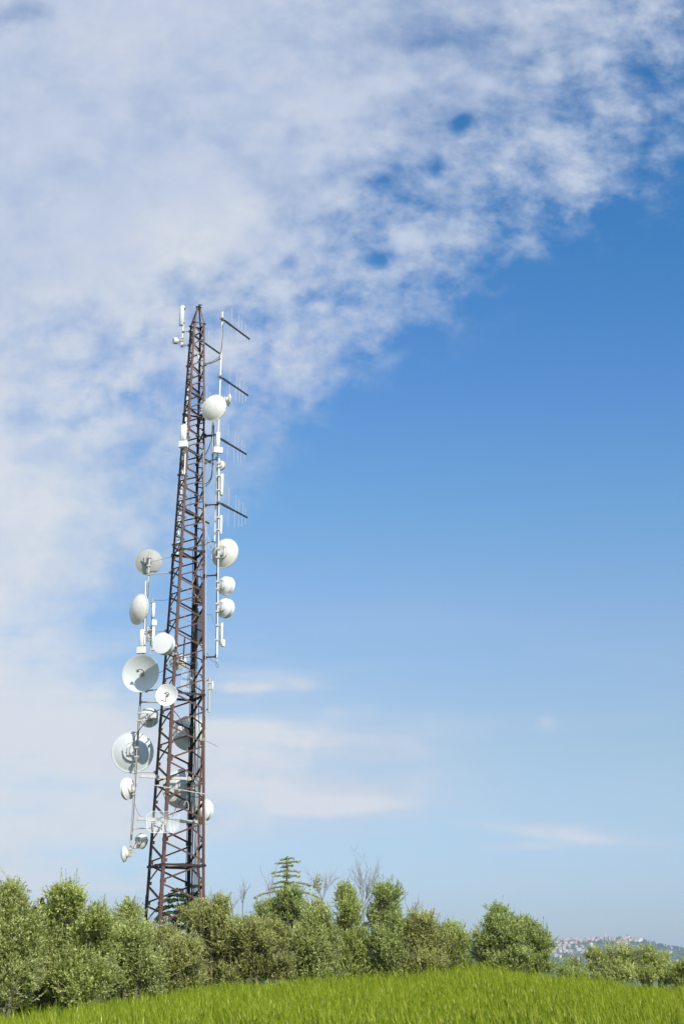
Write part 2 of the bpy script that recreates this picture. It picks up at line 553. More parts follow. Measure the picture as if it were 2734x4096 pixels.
M['blade'] = leafmat('barley_leaf', (0.095, 0.170, 0.004), (0.1, 0.19, 0.02), (0.235, 0.315, 0.010), .5, .4, False, .40)
M['ear'] = leafmat('barley_ear', (0.44, 0.48, 0.085), (0.2, 0.3, 0.06), (0.70, 0.70, 0.20), .5, .3, False)
M['awn'] = leafmat('barley_awn', (0.25, 0.335, 0.010), (0.2, 0.3, 0.06), (0.46, 0.51, 0.045), .45, .35, False)
M['bark'] = paint('olive_bark', (0.17, 0.145, 0.11), .85, 0, (0.07, 0.055, 0.045), .8, 9, .6, .2)
M['twig'] = paint('grey_twig', (0.24, 0.21, 0.175), .85, 0, (0.12, 0.1, 0.09), .7, 9, 0, .2)
# ------------------------------------------------------------------ terrain
XS_T = [-60, -12, -7.5, -4.0, -0.9, 0.8, 2.4, 3.2, 4.2, 5.8, 8.0, 14, 60]
crest_px = [(-400, 4140, 25.0), (0, 4090, 26.0), (400, 4022, 28.0), (640, 3980, 29.0), (900, 3946, 30.0), (1200, 3922, 31.0),
            (1500, 3902, 31.5), (1800, 3886, 32.0), (1950, 3876, 32.0), (2100, 3898, 32.0), (2300, 3922, 32.0), (2500, 3942, 32.0), (2734, 3955, 32.0), (3200, 3975, 32.0)]
BARLEY = 0.86
CRX, CRY, CRZ = [], [], []
for px, py, Y in crest_px:
    p = P(px, py, Y)
    CRX.append(p.x); CRY.append(Y); CRZ.append(p.z - BARLEY)

def edgeY(x):
    return np.interp(x, CRX, CRY)

ridge_px = [(1200, 3830), (1700, 3792), (2000, 3774), (2130, 3768), (2210, 3766), (2330, 3763), (2400, 3761), (2450, 3763), (2520, 3759),
            (2560, 3765), (2580, 3773), (2620, 3783), (2660, 3791), (2734, 3805), (2900, 3830), (3300, 3858)]
RIDGE_X = [-6500, -1500] + [P(x, y, 4500).x for x, y in ridge_px] + [3500, 7000]
RIDGE_Z = [-60, 20] + [P(x, y, 4500).z for x, y in ridge_px] + [0, -60]
def hillz(x, y):
    """far ridge with the town on it"""
    rx, rz = RIDGE_X, RIDGE_Z
    ridge = np.interp(x, rx, rz)
    s = (y - 4500.0) / np.where(y < 4500, 1000.0, 1500.0)
    g = np.exp(-s * s * 1.3)
    fold = 7 * np.sin(x * .011 + y * .004) * np.sin(y * .006 + 1) * (1 - g)
    return -110 + (ridge + 110) * g + fold

def groundz(x, y):
    x = np.asarray(x, float); y = np.asarray(y, float)
    ye = np.interp(x, CRX, CRY)
    zc = np.interp(x, CRX, CRZ)
    t = np.clip(y / ye, 0, 1)
    z = zc * t * t
    over = np.clip(y - ye, 0, None)
    fall = 0.004 * np.minimum(over, 160) + 0.16 * np.clip(over - 160, 0, 400) + 0.03 * np.clip(over - 560, 0, 1500)
    z = z - fall
    return np.maximum(z, -111.0)

def GZ(x, y):
    return float(groundz(x, y))

def sheet(name, xs, ys, fz, m):
    X, Yg = np.meshgrid(xs, ys)
    Z = fz(X, Yg)
    v = np.stack([X, Yg, Z], -1).reshape(-1, 3)
    nx, ny = len(xs), len(ys)
    i = np.arange(nx * ny).reshape(ny, nx)
    q = np.stack([i[:-1, :-1], i[:-1, 1:], i[1:, 1:], i[1:, :-1]], -1).reshape(-1, 4)
    o = npmesh(name, v, q, m, smooth=True)
    return tag(o, kind='structure')

m, t, b = mat('field_soil')
co = t.n('ShaderNodeTexCoord').outputs['Object']
c = t.mix(t.step(t.noise(co, 1.5, 6, .6), .35, .65), (0.055, 0.075, 0.018), (0.11, 0.12, 0.035))
c = t.mix(t.step(t.noise(co, .01, 4, .6), .4, .6), c, (0.10, 0.115, 0.04))
t.link(c, b.inputs['Base Color']); b.inputs['Roughness'].default_value = .95
b.inputs['Specular IOR Level'].default_value = .1
M['soil'] = m
xs = np.concatenate([-np.geomspace(6800, 26, 40), np.linspace(-24, 24, 97), np.geomspace(26, 6800, 40)])
ys = np.concatenate([-np.geomspace(600, 2, 20), np.linspace(0, 90, 181), np.geomspace(92, 9500, 90)])
sheet('ground', xs, ys, groundz, M['soil'])

m, t, b = mat('hill_fields')
co = t.n('ShaderNodeTexCoord').outputs['Object']
vo = t.n('ShaderNodeTexVoronoi')
vm = t.n('ShaderNodeMapping')
t.link(co, vm.inputs[0]); vm.inputs['Scale'].default_value = (1, .45, 0.0); vm.inputs['Rotation'].default_value = (0, 0, .5)
t.link(vm.outputs[0], vo.inputs['Vector']); vo.inputs['Scale'].default_value = .0085
sc_ = t.n('ShaderNodeSeparateColor'); t.link(vo.outputs['Color'], sc_.inputs[0])
c = t.ramp(sc_.outputs[0], [(0, (.045, .085, .03)), (.3, (.06, .12, .035)), (.55, (.085, .15, .045)), (.72, (.20, .17, .10)), (.86, (.11, .15, .06)), (1, (.05, .09, .035))])
c = t.mix(t.step(t.noise(co, .03, 5, .6), .5, .62), c, (.022, .04, .018))
t.link(c, b.inputs['Base Color']); b.inputs['Roughness'].default_value = 1.0
b.inputs['Specular IOR Level'].default_value = 0
M['hill'] = m
sheet('hills', np.linspace(-5500, 6500, 601), np.linspace(2900, 8500, 181), hillz, M['hill'])

# ------------------------------------------------------------------ lattice tower
D = 65.0
ALPHA = R(19.3)
ca, sa = math.cos(ALPHA), math.sin(ALPHA)
DIRS = {'F': Vector((-sa, -ca, 0)), 'R': Vector((ca, -sa, 0)), 'B': Vector((sa, ca, 0)), 'L': Vector((-ca, sa, 0))}
def lev(px, py, hpx):
    p = P(px, py, D)
    return p.z, p.x, hpx * mpp(px, py, D)
LV = [lev(706, 3445, 124.5), lev(757, 2172, 69.5), lev(790, 1292, 31.8)]
ZV = [q[0] for q in LV]
kh = (LV[2][2] - LV[0][2]) / (ZV[2] - ZV[0])
kx = (LV[2][1] - LV[0][1]) / (ZV[2] - ZV[0])
def half(z): return LV[0][2] + kh * (z - ZV[0])
def axis(z): return Vector((LV[0][1] + kx * (z - ZV[0]), D, z))
def LEG(k, z):
    p = axis(z) + DIRS[k] * half(z)
    p.z = z
    return p
def zF(py):
    """height of the front leg's point seen at photo row py"""
    z = 10.0
    for _ in range(12):
        p = LEG('F', z)
        # project
        q = p - Vector((0, 0, CAMZ))
        dep = q.y * CP + q.z * SP
        b_ = (-q.y * SP + q.z * CP) / dep
        r = CY - b_ * FPX
        z += (r - py) * dep / FPX / CP
    return z
TB = GZ(axis(0).x, D) - 0.1
TT = zF(1284)
tower = thing('lattice_tower', axis(TB), 'tall rust brown four legged lattice mast carrying white dishes and aerials', 'tower')
rows = [3860, 3690, 3523, 3356, 3190, 3035, 2894, 2760, 2636, 2520, 2408, 2303, 2204, 2108, 2026, 1942, 1863, 1786, 1709, 1632, 1543, 1463, 1377, 1296]
zn = [zF(r) for r in rows if zF(r) > TB]
levels = []
for i, z in enumerate(zn):
    levels.append(z)
    if i + 1 < len(zn):
        levels.append((z + zn[i + 1]) / 2)
OUT = {}
order = ['F', 'R', 'B', 'L']
def flange_dirs(k):
    i = order.index(k)
    a = (DIRS[order[(i + 1) % 4]] - DIRS[k]).normalized()
    c = (DIRS[order[(i - 1) % 4]] - DIRS[k]).normalized()
    return a, c
def legw(z): return 0.155 + (0.085 - 0.155) * min(max((z - 1) / (TT - 1), 0), 1)
for k in order:
    mb = MB()
    d1, d2 = flange_dirs(k)
    zz = [TB, zF(3600), zF(2880), zF(2225), zF(1650), TT]
    for a, c in zip(zz[:-1], zz[1:]):
        mb.angle(LEG(k, a), LEG(k, c), legw(a), .014, d1, d2, legw(c) * 1.04)
    # splice plates with bolt heads where two lengths of leg meet
    for z in zz[1:-1]:
        for dd, nn in ((d1, -d2), (d2, -d1)):
            w = legw(z) * 1.02
            c0 = LEG(k, z) + dd * w / 2 + nn * .009
            up = (LEG(k, z + .5) - LEG(k, z - .5)).normalized()
            mb.box(c0, (w, .016, .62), (dd, nn, up))
            for q in (-.22, -.1, .1, .22):
                mb.box(c0 + up * q + nn * .014, (.035, .014, .035), (dd, nn, up))
    # small gussets at the bracing nodes
    for i, z in enumerate(levels):
        for dd, nn in ((d1, d2), (d2, d1)):
            g = .13 if z < 12 else .10
            if z < TT - .1:
                mb.box(LEG(k, z) + dd * (legw(z) * .9 + g * .3) + nn * .018, (g, .01, g * 1.2), (dd, nn, Vector((0, 0, 1))))
    o = mb.build('leg', M['rust'] if k in 'FR' else M['rust_dark_and_shade'], tower, smooth=False)  # legs away from the sun: shade put into a darker steel colour
braces = []
for i in range(len(levels) - 1):
    za, zb = levels[i], levels[i + 1]
    for s, k in enumerate(order):
        k2 = order[(s + 1) % 4]
        gap = .06
        if i % 2 == 0:
            a, c = LEG(k, za + gap), LEG(k2, zb - gap)
        else:
            a, c = LEG(k2, za + gap), LEG(k, zb - gap)
        braces.append((za, k, k2, a, c))
braces.sort(key=lambda q: q[0])
def brace_mesh(mb, q):
    za, k, k2, a, c = q
    al = (c - a).normalized()
    face_n = ((DIRS[k] + DIRS[k2]) * .5).normalized()
    inn = -face_n
    side = al.cross(inn).normalized()
    if side.z > 0: side = -side
    w = .078 if za < 14 else .066
    off = inn * .02
    mb.angle(a + off, c + off, w, .009, side, inn)
for q in braces[:100]:
    mb = MB(); brace_mesh(mb, q)
    mb.build('brace', M['rust'], tower, smooth=False)
mb = MB()
for q in braces[100:]: brace_mesh(mb, q)
tag(mb.build('brace', M['rust'], tower, smooth=False), kind='stuff')
for r in (3452, 2764, 2190, 1632, 1290):
    z = zF(r) if r > 1300 else TT - .02
    for s, k in enumerate(order):
        k2 = order[(s + 1) % 4]
        a, c = LEG(k, z), LEG(k2, z)
        face_n = ((DIRS[k] + DIRS[k2]) * .5).normalized()
        w = .10 if r > 1700 else .07
        mb = MB()
        e = (c - a).normalized() * .06
        mb.angle(a + face_n * .02 - e, c + face_n * .02 + e, w, .012, Vector((0, 0, -1)), -face_n)
        if r > 3000:
            # diaphragm bars joining the middles of the sides
            pass
        mb.build('ring_beam', M['rust_dark_and_shade'], tower, smooth=False)
    if r > 3000:
        mb = MB()
        mids = [(LEG(order[i], z) + LEG(order[(i + 1) % 4], z)) / 2 for i in range(4)]
        for i in range(4):
            mb.tube(mids[i], mids[(i + 1) % 4], .035, n=6)
        mb.build('diaphragm', M['rust'], tower, smooth=False)
apex = P(795, 1222, D)
mb = MB()
for k in order:
    d1, d2 = flange_dirs(k)
    top = apex + DIRS[k] * .10 + Vector((0, 0, -.12))
    mb.angle(LEG(k, TT), top, .075, .01, d1, d2, .06)
mb.build('peak_strut', M['rust'], tower, smooth=False)
mb = MB()
mb.box(apex + Vector((0, 0, -.1)), (.24, .24, .03), (DIRS['R'], DIRS['B'], Vector((0, 0, 1))))
mb.box(apex + Vector((0, 0, -.16)), (.2, .2, .12), (DIRS['R'], DIRS['B'], Vector((0, 0, 1))))
mb.box(apex + Vector((0.03, 0, -.02)), (.05, .16, .13))
mb.box(apex + Vector((0.08, 0, .03)), (.18, .05, .04))
mb.build('peak_cap', M['rust_dark_and_shade'], tower, smooth=False)

# ------------------------------------------------------------------ poles and arms beside the tower
YL, YR, YB = 65.35, 64.5, 65.9
def mast(name, label, px0, py0, px1, py1, Y, r, m, arms=(), clamps=(), Y1=None):
    """px0,py0 = foot"""
    a, c = P(px0, py0, Y), P(px1, py1, Y1 or Y)
    th = thing(name, a, label, 'mast pole')
    MB().tube(a, c, r, n=12).build('pole', m, th)
    return th, a, c

def on_leg(k, py):
    z = 10.0
    for _ in range(12):
        p = LEG(k, z); q = p - Vector((0, 0, CAMZ))
        dep = q.y * CP + q.z * SP
        r = CY - (-q.y * SP + q.z * CP) / dep * FPX
        z += (r - py) * dep / FPX / CP
    return LEG(k, z)

def arm(th, p, q, r=.028, m=None, sq=False, sag=0.0):
    mb = MB()
    if sq:
        x, y, z = frame(q - p)
        mb.box((p + q) / 2, (r * 2, r * 2, (q - p).length), (x, y, z))
    elif sag:
        mid = (p + q) / 2 + Vector((0, 0, -sag))
        mb.path([p, mid, q], r, 8, smooth=6)
    else:
        mb.tube(p, q, r)
    x, y, z = frame(q - p)
    for e in (p + (q - p).normalized() * .03, q - (q - p).normalized() * .03):
        mb.box(e, (r * 4.2, r * 4.2, .05), (x, y, z))
        for s in (-1, 1):
            mb.box(e + y * s * r * 1.6, (r * 5.5, .016, .09), (x, y, z))
    return mb.build('arm', m or M['galv'], th)

def at_row(a, c, py):
    """point of the segment a-c seen at row py"""
    lo, hi = 0.0, 1.0
    for _ in range(30):
        md = (lo + hi) / 2
        p = a + (c - a) * md; q = p - Vector((0, 0, CAMZ))
        dep = q.y * CP + q.z * SP
        r = CY - (-q.y * SP + q.z * CP) / dep * FPX
        if r > py: lo = md
        else: hi = md
    return a + (c - a) * md

mL, mLa, mLb = mast('mast_pole', 'long pale pole standing off the left side of the tower, holding the dishes', 521, 3420, 600, 2207, YL, .052, M['galv'])
for py, lp in ((2298, 2290), (2808, 2810), (3089, 3089), (3315, 3312)):
    arm(mL, at_row(mLa, mLb, py), on_leg('L', lp), .03 if py != 2808 else .035, M['galv'] if py != 2808 else M['galvd'], sag=0)
arm(mL, at_row(mLa, mLb, 2250), on_leg('L', 2226), .014, M['galvd'])
arm(mL, P(583, 2764, YL), on_leg('L', 2755), .035, M['galvd'])
mR, mRa, mRb = mast('mast_pole', 'tall tan pole off the right side carrying the upper black aerials', 858, 2166, 890, 1247, YR, .046, M['cream'])
arm(mR, at_row(mRa, mRb, 1433), on_leg('R', 1458), .034, M['galvd'], sag=.06)
arm(mR, at_row(mRa, mRb, 1738), on_leg('R', 1743), .045, M['rust'])
arm(mR, at_row(mRa, mRb, 1835), on_leg('R', 1848), .034, M['galvd'])
arm(mR, at_row(mRa, mRb, 2163), on_leg('R', 2174), .034, M['galvd'])
mW, mWa, mWb = mast('mast_pole', 'straight white pole on the right carrying two drum dishes', 867, 2646, 876, 1832, YR - .15, .044, M['bright'])
for py in (2017, 2300, 2626):
    arm(mW, at_row(mWa, mWb, py), on_leg('R', py + 4), .04, M['rust'])
mB, mBa, mBb = mast('mast_pole', 'grey pole behind the left tower leg with aerials pointing through', 708, 2230, 766, 1318, YB + .3, .05, M['cream'])
for py in (1465, 1900, 2180):
    arm(mB, at_row(mBa, mBb, py), on_leg('L', py), .03, M['galvd'])

# ------------------------------------------------------------------ log-periodic aerials
def make_aerial(loc, label, group, bdir):
    th = thing('aerial', loc, label, 'aerial', group)
    loc = Vector(loc)
    bd = Vector(bdir).normalized()
    sd = Vector((0, 0, 1)).cross(bd).normalized()
    L = 2.62
    up = Vector((0, 0, 1))
    mb = MB()
    for s in (-1, 1):
        mb.box(loc + bd * (L / 2 + .05) + up * s * .028, (.045, .034, L), (sd, up, bd))
    mb.box(loc + bd * (L + .05), (.06, .10, .03), (sd, up, bd))
    mb.box(loc + bd * .62, (.05, .12, .7), (sd, up, bd))
    mb.build('boom', M['boom'], th, smooth=False)
    mb = MB()
    mb.box(loc + bd * -.02, (.15, .10, .1), (sd, up, bd))
    mb.box(loc - bd * .13, (.20, .07, .05), (sd, up, bd))
    for s in (-1, 1):
        mb.tube(loc - bd * .2 + sd * s * .07, loc + bd * .1 + sd * s * .07, .009, n=6)
    mb.build('clamp', M['galvd'], th, smooth=False)
    el = [(.88, 1.03, 1.0), (1.52, .90, .86), (1.86, .72, .72), (2.22, .66, .62), (2.50, .43, .41)]
    for i, (d, a, c) in enumerate(el):
        mb = MB()
        q = .045 if i % 2 else -.0
        mb.tube(loc + bd * (d + q) + up * .03, loc + bd * (d + q) + up * (a + .03), .012, n=6)
        mb.tube(loc + bd * (d - q) - up * .03, loc + bd * (d - q) - up * (c + .03), .012, n=6)
        mb.build('element', M['rod'], th)
    return th
def bdir_of(p, px1, py1, L=2.67):
    """horizontal heading that puts the boom tip at that pixel"""
    d = ray(px1, py1)
    t_ = (p.z - CAMZ) / d.z
    q = Vector((0, 0, CAMZ)) + d * t_
    return (q - p)
p1 = at_row(mRa, mRb, 1279)
bd = bdir_of(p1, 987, 1352)
gA = 'black log periodic aerials on the right poles'
first = make_aerial(p1 + Vector((.03, -.06, 0)), 'topmost of the four black aerials on the right, beside the tower peak', gA, bd)
for py, src, lb in ((1510, (mRa, mRb), 'second black aerial from the top on the right, above the domed dish'),
                    (1752, (mRa, mRb), 'third black aerial on the right, just under the domed dish beside a white tube'),
                    (2012, (mWa, mWb), 'lowest of the four black aerials on the right poles, near tower middle')):
    c = copy_tree(first)
    c.location = at_row(src[0], src[1], py) + Vector((.03, -.06, 0))
    c['label'] = lb
gB = 'black aerials seen through the tower lattice'
for px, py, lb in ((770, 1338, 'topmost black aerial poking through the lattice right below the peak'),
                   (762, 1568, 'black aerial behind the lattice at the height of the upper domed dish'),
                   (741, 1792, 'black aerial behind the lattice level with the white sector tubes'),
                   (721, 2036, 'lowest black aerial behind the lattice, just above the middle ring beam')):
    c = copy_tree(first)
    c.location = P(px, py, YB + .2)
    c['label'] = lb; c['group'] = gB

# ------------------------------------------------------------------ dishes
def dish(label, px, py, Y, dpx, az, style, mount=None, m='white', back='white', name='dish_antenna', el=0.0, radio=False, fd=.15, dome=.17, feedcol='galvd', shroud=.36, hub=.2, group=None):
    c = P(px, py, Y)
    Dm = dpx * mpp(px, py, Y)
    Rr = Dm / 2
    a = R(az); e = R(el)
    z = Vector((math.sin(a) * math.cos(e), -math.cos(a) * math.cos(e), math.sin(e)))
    ax = frame(z)
    x, y, _ = ax
    th = thing(name, c - z * (Dm * fd + .1), label, 'satellite dish', group)
    dep = Dm * fd
    N = 56
    sh = [(0, -dep)] + [(Rr * k / 10, -dep + dep * (k / 10) ** 2) for k in range(1, 11)]
    rear = [(r * 1.004, h - .02) for r, h in sh]
    prof = sh[:-1] + [(Rr, 0), (Rr * 1.025, .004), (Rr * 1.028, -.03)] + rear[::-1][0:]
    mb = MB()
    if style != 'open':
        prof = [(Rr * 1.0, 0), (Rr * 1.025, .004), (Rr * 1.028, -.03)] + rear[::-1]
    mb.lathe(c, ax, prof, N)
    mb.build('reflector', M[back] if style != 'open' else M[m], th, ang=50)
    if style == 'radome':
        mb = MB()
        H = Dm * dome
        pr = [(Rr * 1.03, -.01), (Rr * 1.045, .0), (Rr * 1.045, .022), (Rr * .985, .026)]
        for k in range(1, 13):
            q = 1 - k / 12
            pr.append((Rr * .985 * q, .026 + H * (1 - q * q) ** .9 if q > 0 else .026 + H))
        mb.lathe(c, ax, pr, N)
        mb.build('radome', M[m], th, ang=50)
        mb = MB()
        for k in range(22):
            t_ = 2 * math.pi * (k + .3) / 22
            mb.box(c + (x * math.cos(t_) + y * math.sin(t_)) * Rr * 1.02 + z * .026, (.022, .022, .02), ax)
        tag(mb.build('rim_bolts', M['rustspot'], th, smooth=False), kind='stuff')
    elif style == 'drum':
        s = Dm * shroud
        mb = MB()
        mb.lathe(c, ax, [(Rr * 1.03, -.03), (Rr * 1.05, 0), (Rr * 1.03, .03), (Rr * 1.03, s - .03), (Rr * 1.045, s - .02), (Rr * 1.045, s), (Rr * 1.0, s + .008)], N)
        mb.build('shroud', M[m], th, ang=40)
        mb = MB()
        mb.lathe(c, ax, [(Rr * 1.0, s + .008), (Rr * .7, s + .02), (Rr * .35, s + .028), (0, s + .03)], N)
        mb.build('front_cover', M['bright'], th)
    elif style == 'open':
        mb = MB()
        v = c - z * dep
        f = Dm * .36
        mb.path([v, v + z * f * .55 + x * .10 * Rr - y * .05 * Rr, v + z * f * .95 + x * .34 * Rr - y * .05 * Rr, v + z * f * 1.12 + x * .22 * Rr + y * .1 * Rr, v + z * f * 1.02 + y * .06 * Rr - x * .02 * Rr], .018 + .008 * Rr, 8, smooth=6)
        mb.tube(v + z * f * 1.05 + y * .06 * Rr - x * .03 * Rr, v + z * f * .88 + y * .06 * Rr - x * .03 * Rr, .05 * Rr + .012, .075 * Rr + .012, 12)
        mb.tube(v - z * .01, v + z * .06, .09 * Rr + .02, n=14)
        mb.build('feed', M[feedcol], th)
    # hub on the rear
    hb = c - z * (dep + .02)
    mb = MB()
    hr = Rr * hub * 2
    mb.lathe(hb, ax, [(hr * 1.15, dep * .16), (hr * 1.15, -.05), (hr * 1.05, -.06), (hr * 1.03, -.03), (hr * .8, -.05), (hr * .55, -.07), (hr * .5, -.15), (0, -.15)], 32)
    mb.build('hub', M[back], th)
    if mount is not None:
        q = Vector(mount)
        mb = MB()
        back_pt = hb - z * .12
        for s in (-1, 1):
            o = y * s * min(.16, hr * .8)
            qq = q + Vector((0, 0, 1)) * s * min(.22, Rr * .4)
            mb.tube(back_pt + o, qq, .024, n=8)
            mb.box(qq, (.17, .15, .06))
            mb.box(qq + Vector((0, -.07, 0)), (.22, .02, .085))
            for s2 in (-1, 1):
                mb.tube(qq + Vector((s2 * .07, -.13, 0)), qq + Vector((s2 * .07, .12, 0)), .01, n=6)
        mb.box(back_pt, (hr * 1.3, min(.4, hr * 1.9), .05), ax)
        mb.build('mount', M['galv'], th, smooth=False)
        # tilt strut
        mb = MB()
        mb.tube(hb + x * Rr * .55 + z * dep * .25, q + Vector((0, 0, -.1)), .012, n=6)
        mb.build('strut', M['galvd'], th)
    if radio:
        mb = MB()
        rs = .62 * Rr
        rc = hb - z * .28 + x * (rs * radio * .55)
        mb.rbox(rc, (rs * 1.1, .16, rs * .95), (x, z, y), r=.03)
        mb.build('radio_unit', M['bright'], th)
        mb = MB()
        for k in range(7):
            mb.box(rc - z * .09 + x * (rs * (-.42 + .14 * k)), (.012, .03, rs * .8), (x, z, y))
        tag(mb.build('cooling_fins', M['grey'], th, smooth=False), kind='stuff')
    return th

RW = lambda py: at_row(mWa, mWb, py)
RR = lambda py: at_row(mRa, mRb, py)
LL = lambda py: at_row(mLa, mLb, py)
# right-hand side
dish('large white domed dish high on the right, covering the pole beside the lattice', 856, 1632, YR - .75, 108, -24, 'radome', RR(1632), back='cream')
dish('small white dish seen edge on, just right of the upper domed dish', 914, 1600, YR + .35, 48, 112, 'radome', RR(1600), dome=.12)
dish('large cream dish seen from behind on the right pole at tower middle', 899, 2213, YR + .55, 118, 153, 'radome', RW(2213), m='white', back='cream', fd=.17)
dish('upper of the two white drum dishes stacked on the white right pole', 898, 2342, YR + .42, 74, 142, 'drum', RW(2342), m='bright', back='bright', shroud=.26, fd=.2, hub=.24)
dish('lower of the two white drum dishes stacked on the white right pole', 895, 2431, YR + .42, 76, 145, 'drum', RW(2431), m='bright', back='bright', shroud=.26, fd=.2, hub=.24)
dish('small honeycomb faced round dish half hidden by the right pole', 882, 1861, YR + .3, 38, 158, 'drum', RW(1861), m='galv', back='cream', shroud=.2, hub=.3)
# left-hand side
dish('grey backed round dish at the very top of the left pole', 593, 2247, YL + .55, 105, 178, 'radome', LL(2247), m='white', back='dull', fd=.12, hub=.17)
dish('white domed dish turned left, halfway up the left pole', 556, 2437, YL - .35, 122, -47, 'radome', LL(2437), back='cream')
dish('white drum dish with blank face on the front tower leg', 662, 2579, 63.3, 82, -20, 'drum', on_leg('F', 2600), m='bright', back='cream')
dish('largest open grey dish with hook feed and a curved shadow inside', 562, 2693, YL - .62, 151, -13, 'open', LL(2690), m='grey', back='grey')
dish('smaller open white dish with hook feed on the front leg', 667, 2779, 63.2, 88, -8, 'open', on_leg('F', 2782), m='bright', back='white')
dish('white backed dish with a radio box, below the large open dish', 598, 2869, YL + .5, 76, -162, 'drum', LL(2868), m='white', back='grey', radio=-.6, shroud=.16)
dish('largest dish seen from behind, grey with ring hub on left pole', 531, 3009, YL + .6, 160, -171, 'radome', LL(3009), m='grey', back='grey', fd=.13, hub=.21, dome=.1)
dish('small white dish turned away left, below the largest rear facing dish', 514, 3155, YL + .02, 84, -118, 'drum', LL(3160), m='white', back='white', shroud=.1, radio=False)
dish('small round white dish between the left pole foot and tower', 562, 3364, YL + .35, 60, 146, 'drum', P(532, 3395, YL), m='white', back='white', shroud=.15, hub=.25)
dish('small white lens shaped dish at the lowest end of left pole', 499, 3416, YL, 62, -97, 'radome', LL(3410), m='bright', back='white', dome=.2)
# inside and behind the tower
dish('grey dish behind the front leg, just under the blank drum dish', 712, 2645, 65.9, 70, 176, 'radome', on_leg('B', 2640), m='grey', back='grey', hub=.16)
dish('large grey dish facing away behind the lattice, at the third ring', 757, 2932, 66.9, 136, 168, 'radome', on_leg('B', 2930), m='grey', back='grey', radio=.4)
dish('large grey dish facing away behind the lattice, above the grid antenna', 728, 3155, 66.9, 150, -166, 'radome', on_leg('B', 3150), m='grey', back='grey', hub=.18)
dish('round white dish half behind the right leg, low on tower', 806, 3240, 66.4, 86, 152, 'drum', on_leg('B', 3235), m='bright', back='bright', shroud=.22, fd=.24, hub=.12)
dish('tiny white drum dish hanging left of the tower peak', 706, 1364, YL - .1, 26, -62, 'drum', P(727, 1358, YL), m='bright', back='bright', shroud=.5, el=-8)

# ------------------------------------------------------------------ panel and sector antennas
def panel(label, px, py, Y, wpx, hpx, mount, round_=False, box=None, az=0, m='cream', dpx=None, lean=0.0, group=None, boxcol=None, finned=False):
    c = P(px, py, Y)
    s = mpp(px, py, Y)
    w, h = wpx * s, hpx * s
    dd = (dpx or wpx * .7) * s
    a = R(az)
    z = Vector((lean, 0, 1)).normalized()
    y = Vector((math.sin(a), -math.cos(a), 0))
    x = y.cross(z).normalized(); y = z.cross(x)
    ax = (x, y, z)
    th = thing('panel_antenna', c - z * h / 2, label, 'panel antenna', group)
    MB().rbox(c, (w, dd, h), ax, r=min(w, dd) * (.49 if round_ else .22), n=8 if round_ else 4).build('radome', M[m], th, ang=50)
    mb = MB()
    for s2 in (-1, 1):
        mb.rbox(c + z * s2 * (h / 2 + .006), (w * .93, dd * .93, .02), ax, r=min(w, dd) * (.45 if round_ else .2), n=8)
    mb.build('end_cap', M['galv'], th)
    if box:
        bx, by, bw, bh = box
        bc = P(bx, by, Y - .02)
        mb = MB().rbox(bc, (bw * s, dd * 1.2, bh * s), ax, r=.02)
        mb.build('radio_unit', M[boxcol or m], th)
    if finned:
        mb = MB()
        for k in range(9):
            mb.box(c + y * (dd / 2 + .012) + z * h * (-.42 + .105 * k), (w * .8, .03, .012), ax)
        tag(mb.build('cooling_fins', M['galv'], th, smooth=False), kind='stuff')
    q = Vector(mount)
    mb = MB()
    for s2 in (-.34, .34):
        p0 = c + z * h * s2 - y * dd * .4
        p1 = Vector((q.x, q.y, p0.z))
        mb.tube(p0, p1, .02, n=6)
        mb.box(p1, (.14, .14, .05))
        mb.box(p1 + Vector((0, -.075, 0)), (.2, .02, .07))
        mb.box(p0, (w * .7, .05, .08), ax)
    mb.build('bracket', M['galv'], th, smooth=False)
    return th

def pole(label, px0, py0, px1, py1, Y, r, m, arms=()):
    a, c = P(px0, py0, Y), P(px1, py1, Y)
    th = thing('mast_pole', a, label, 'mast pole')
    MB().tube(a, c, r, n=12).build('pole', M[m], th)
    for py, k, lp, mm in arms:
        arm(th, at_row(a, c, py), on_leg(k, lp), .024, M[mm])
    return th, a, c

tA = pole('short white pole holding the panel beside the tower peak', 727, 1390, 733, 1295, YL, .045, 'cream', ((1328, 'L', 1326, 'galvd'), (1384, 'L', 1381, 'galvd')))
panel('tall white panel antenna level with the tower peak', 729, 1262, YL - .05, 13, 86, tA[2], m='bright', az=-25, dpx=12, lean=.02)
panel('thin white panel antenna tucked behind the one at the peak', 721, 1266, YL + .12, 6, 80, tA[2], m='cream', az=-60, dpx=5, lean=.02)
tB = pole('white pole clamped to the front leg beside the upper sector tube', 738, 1898, 746, 1687, 64.1, .035, 'bright', ((1726, 'F', 1728, 'galv'), (1886, 'F', 1888, 'galv')))
panel('white sector tube with radio box on the front leg', 734.5, 1730, 63.8, 26, 68, P(744, 1730, 64.1), True, (734, 1778, 35, 26), -15, 'bright')
panel('slim cream sector tube with box on the right poles', 872, 1757, YR - .35, 17, 65, RR(1757), True, (872, 1801, 36, 25), 12, 'cream')
tC = pole('thin pale pole with black cables beside the slim sector tube', 848, 1868, 852, 1690, YR - .05, .034, 'galv', ((1745, 'R', 1746, 'rust'), (1850, 'R', 1852, 'galvd')))
panel('upper white flat panel seen from behind on the right pole', 886, 1938, YR + .05, 14, 88, RW(1938), m='bright', az=120, dpx=11, finned=True)
panel('lower white flat panel seen from behind on the right pole', 883, 2099, YR, 10, 76, RW(2099), m='bright', az=120, dpx=9, finned=True)
panel('white panel with a radio box near the foot of right pole', 885, 2535, YR + .05, 13, 88, RW(2535), m='cream', az=125, box=(892, 2573, 14, 28), boxcol='cream', finned=True)
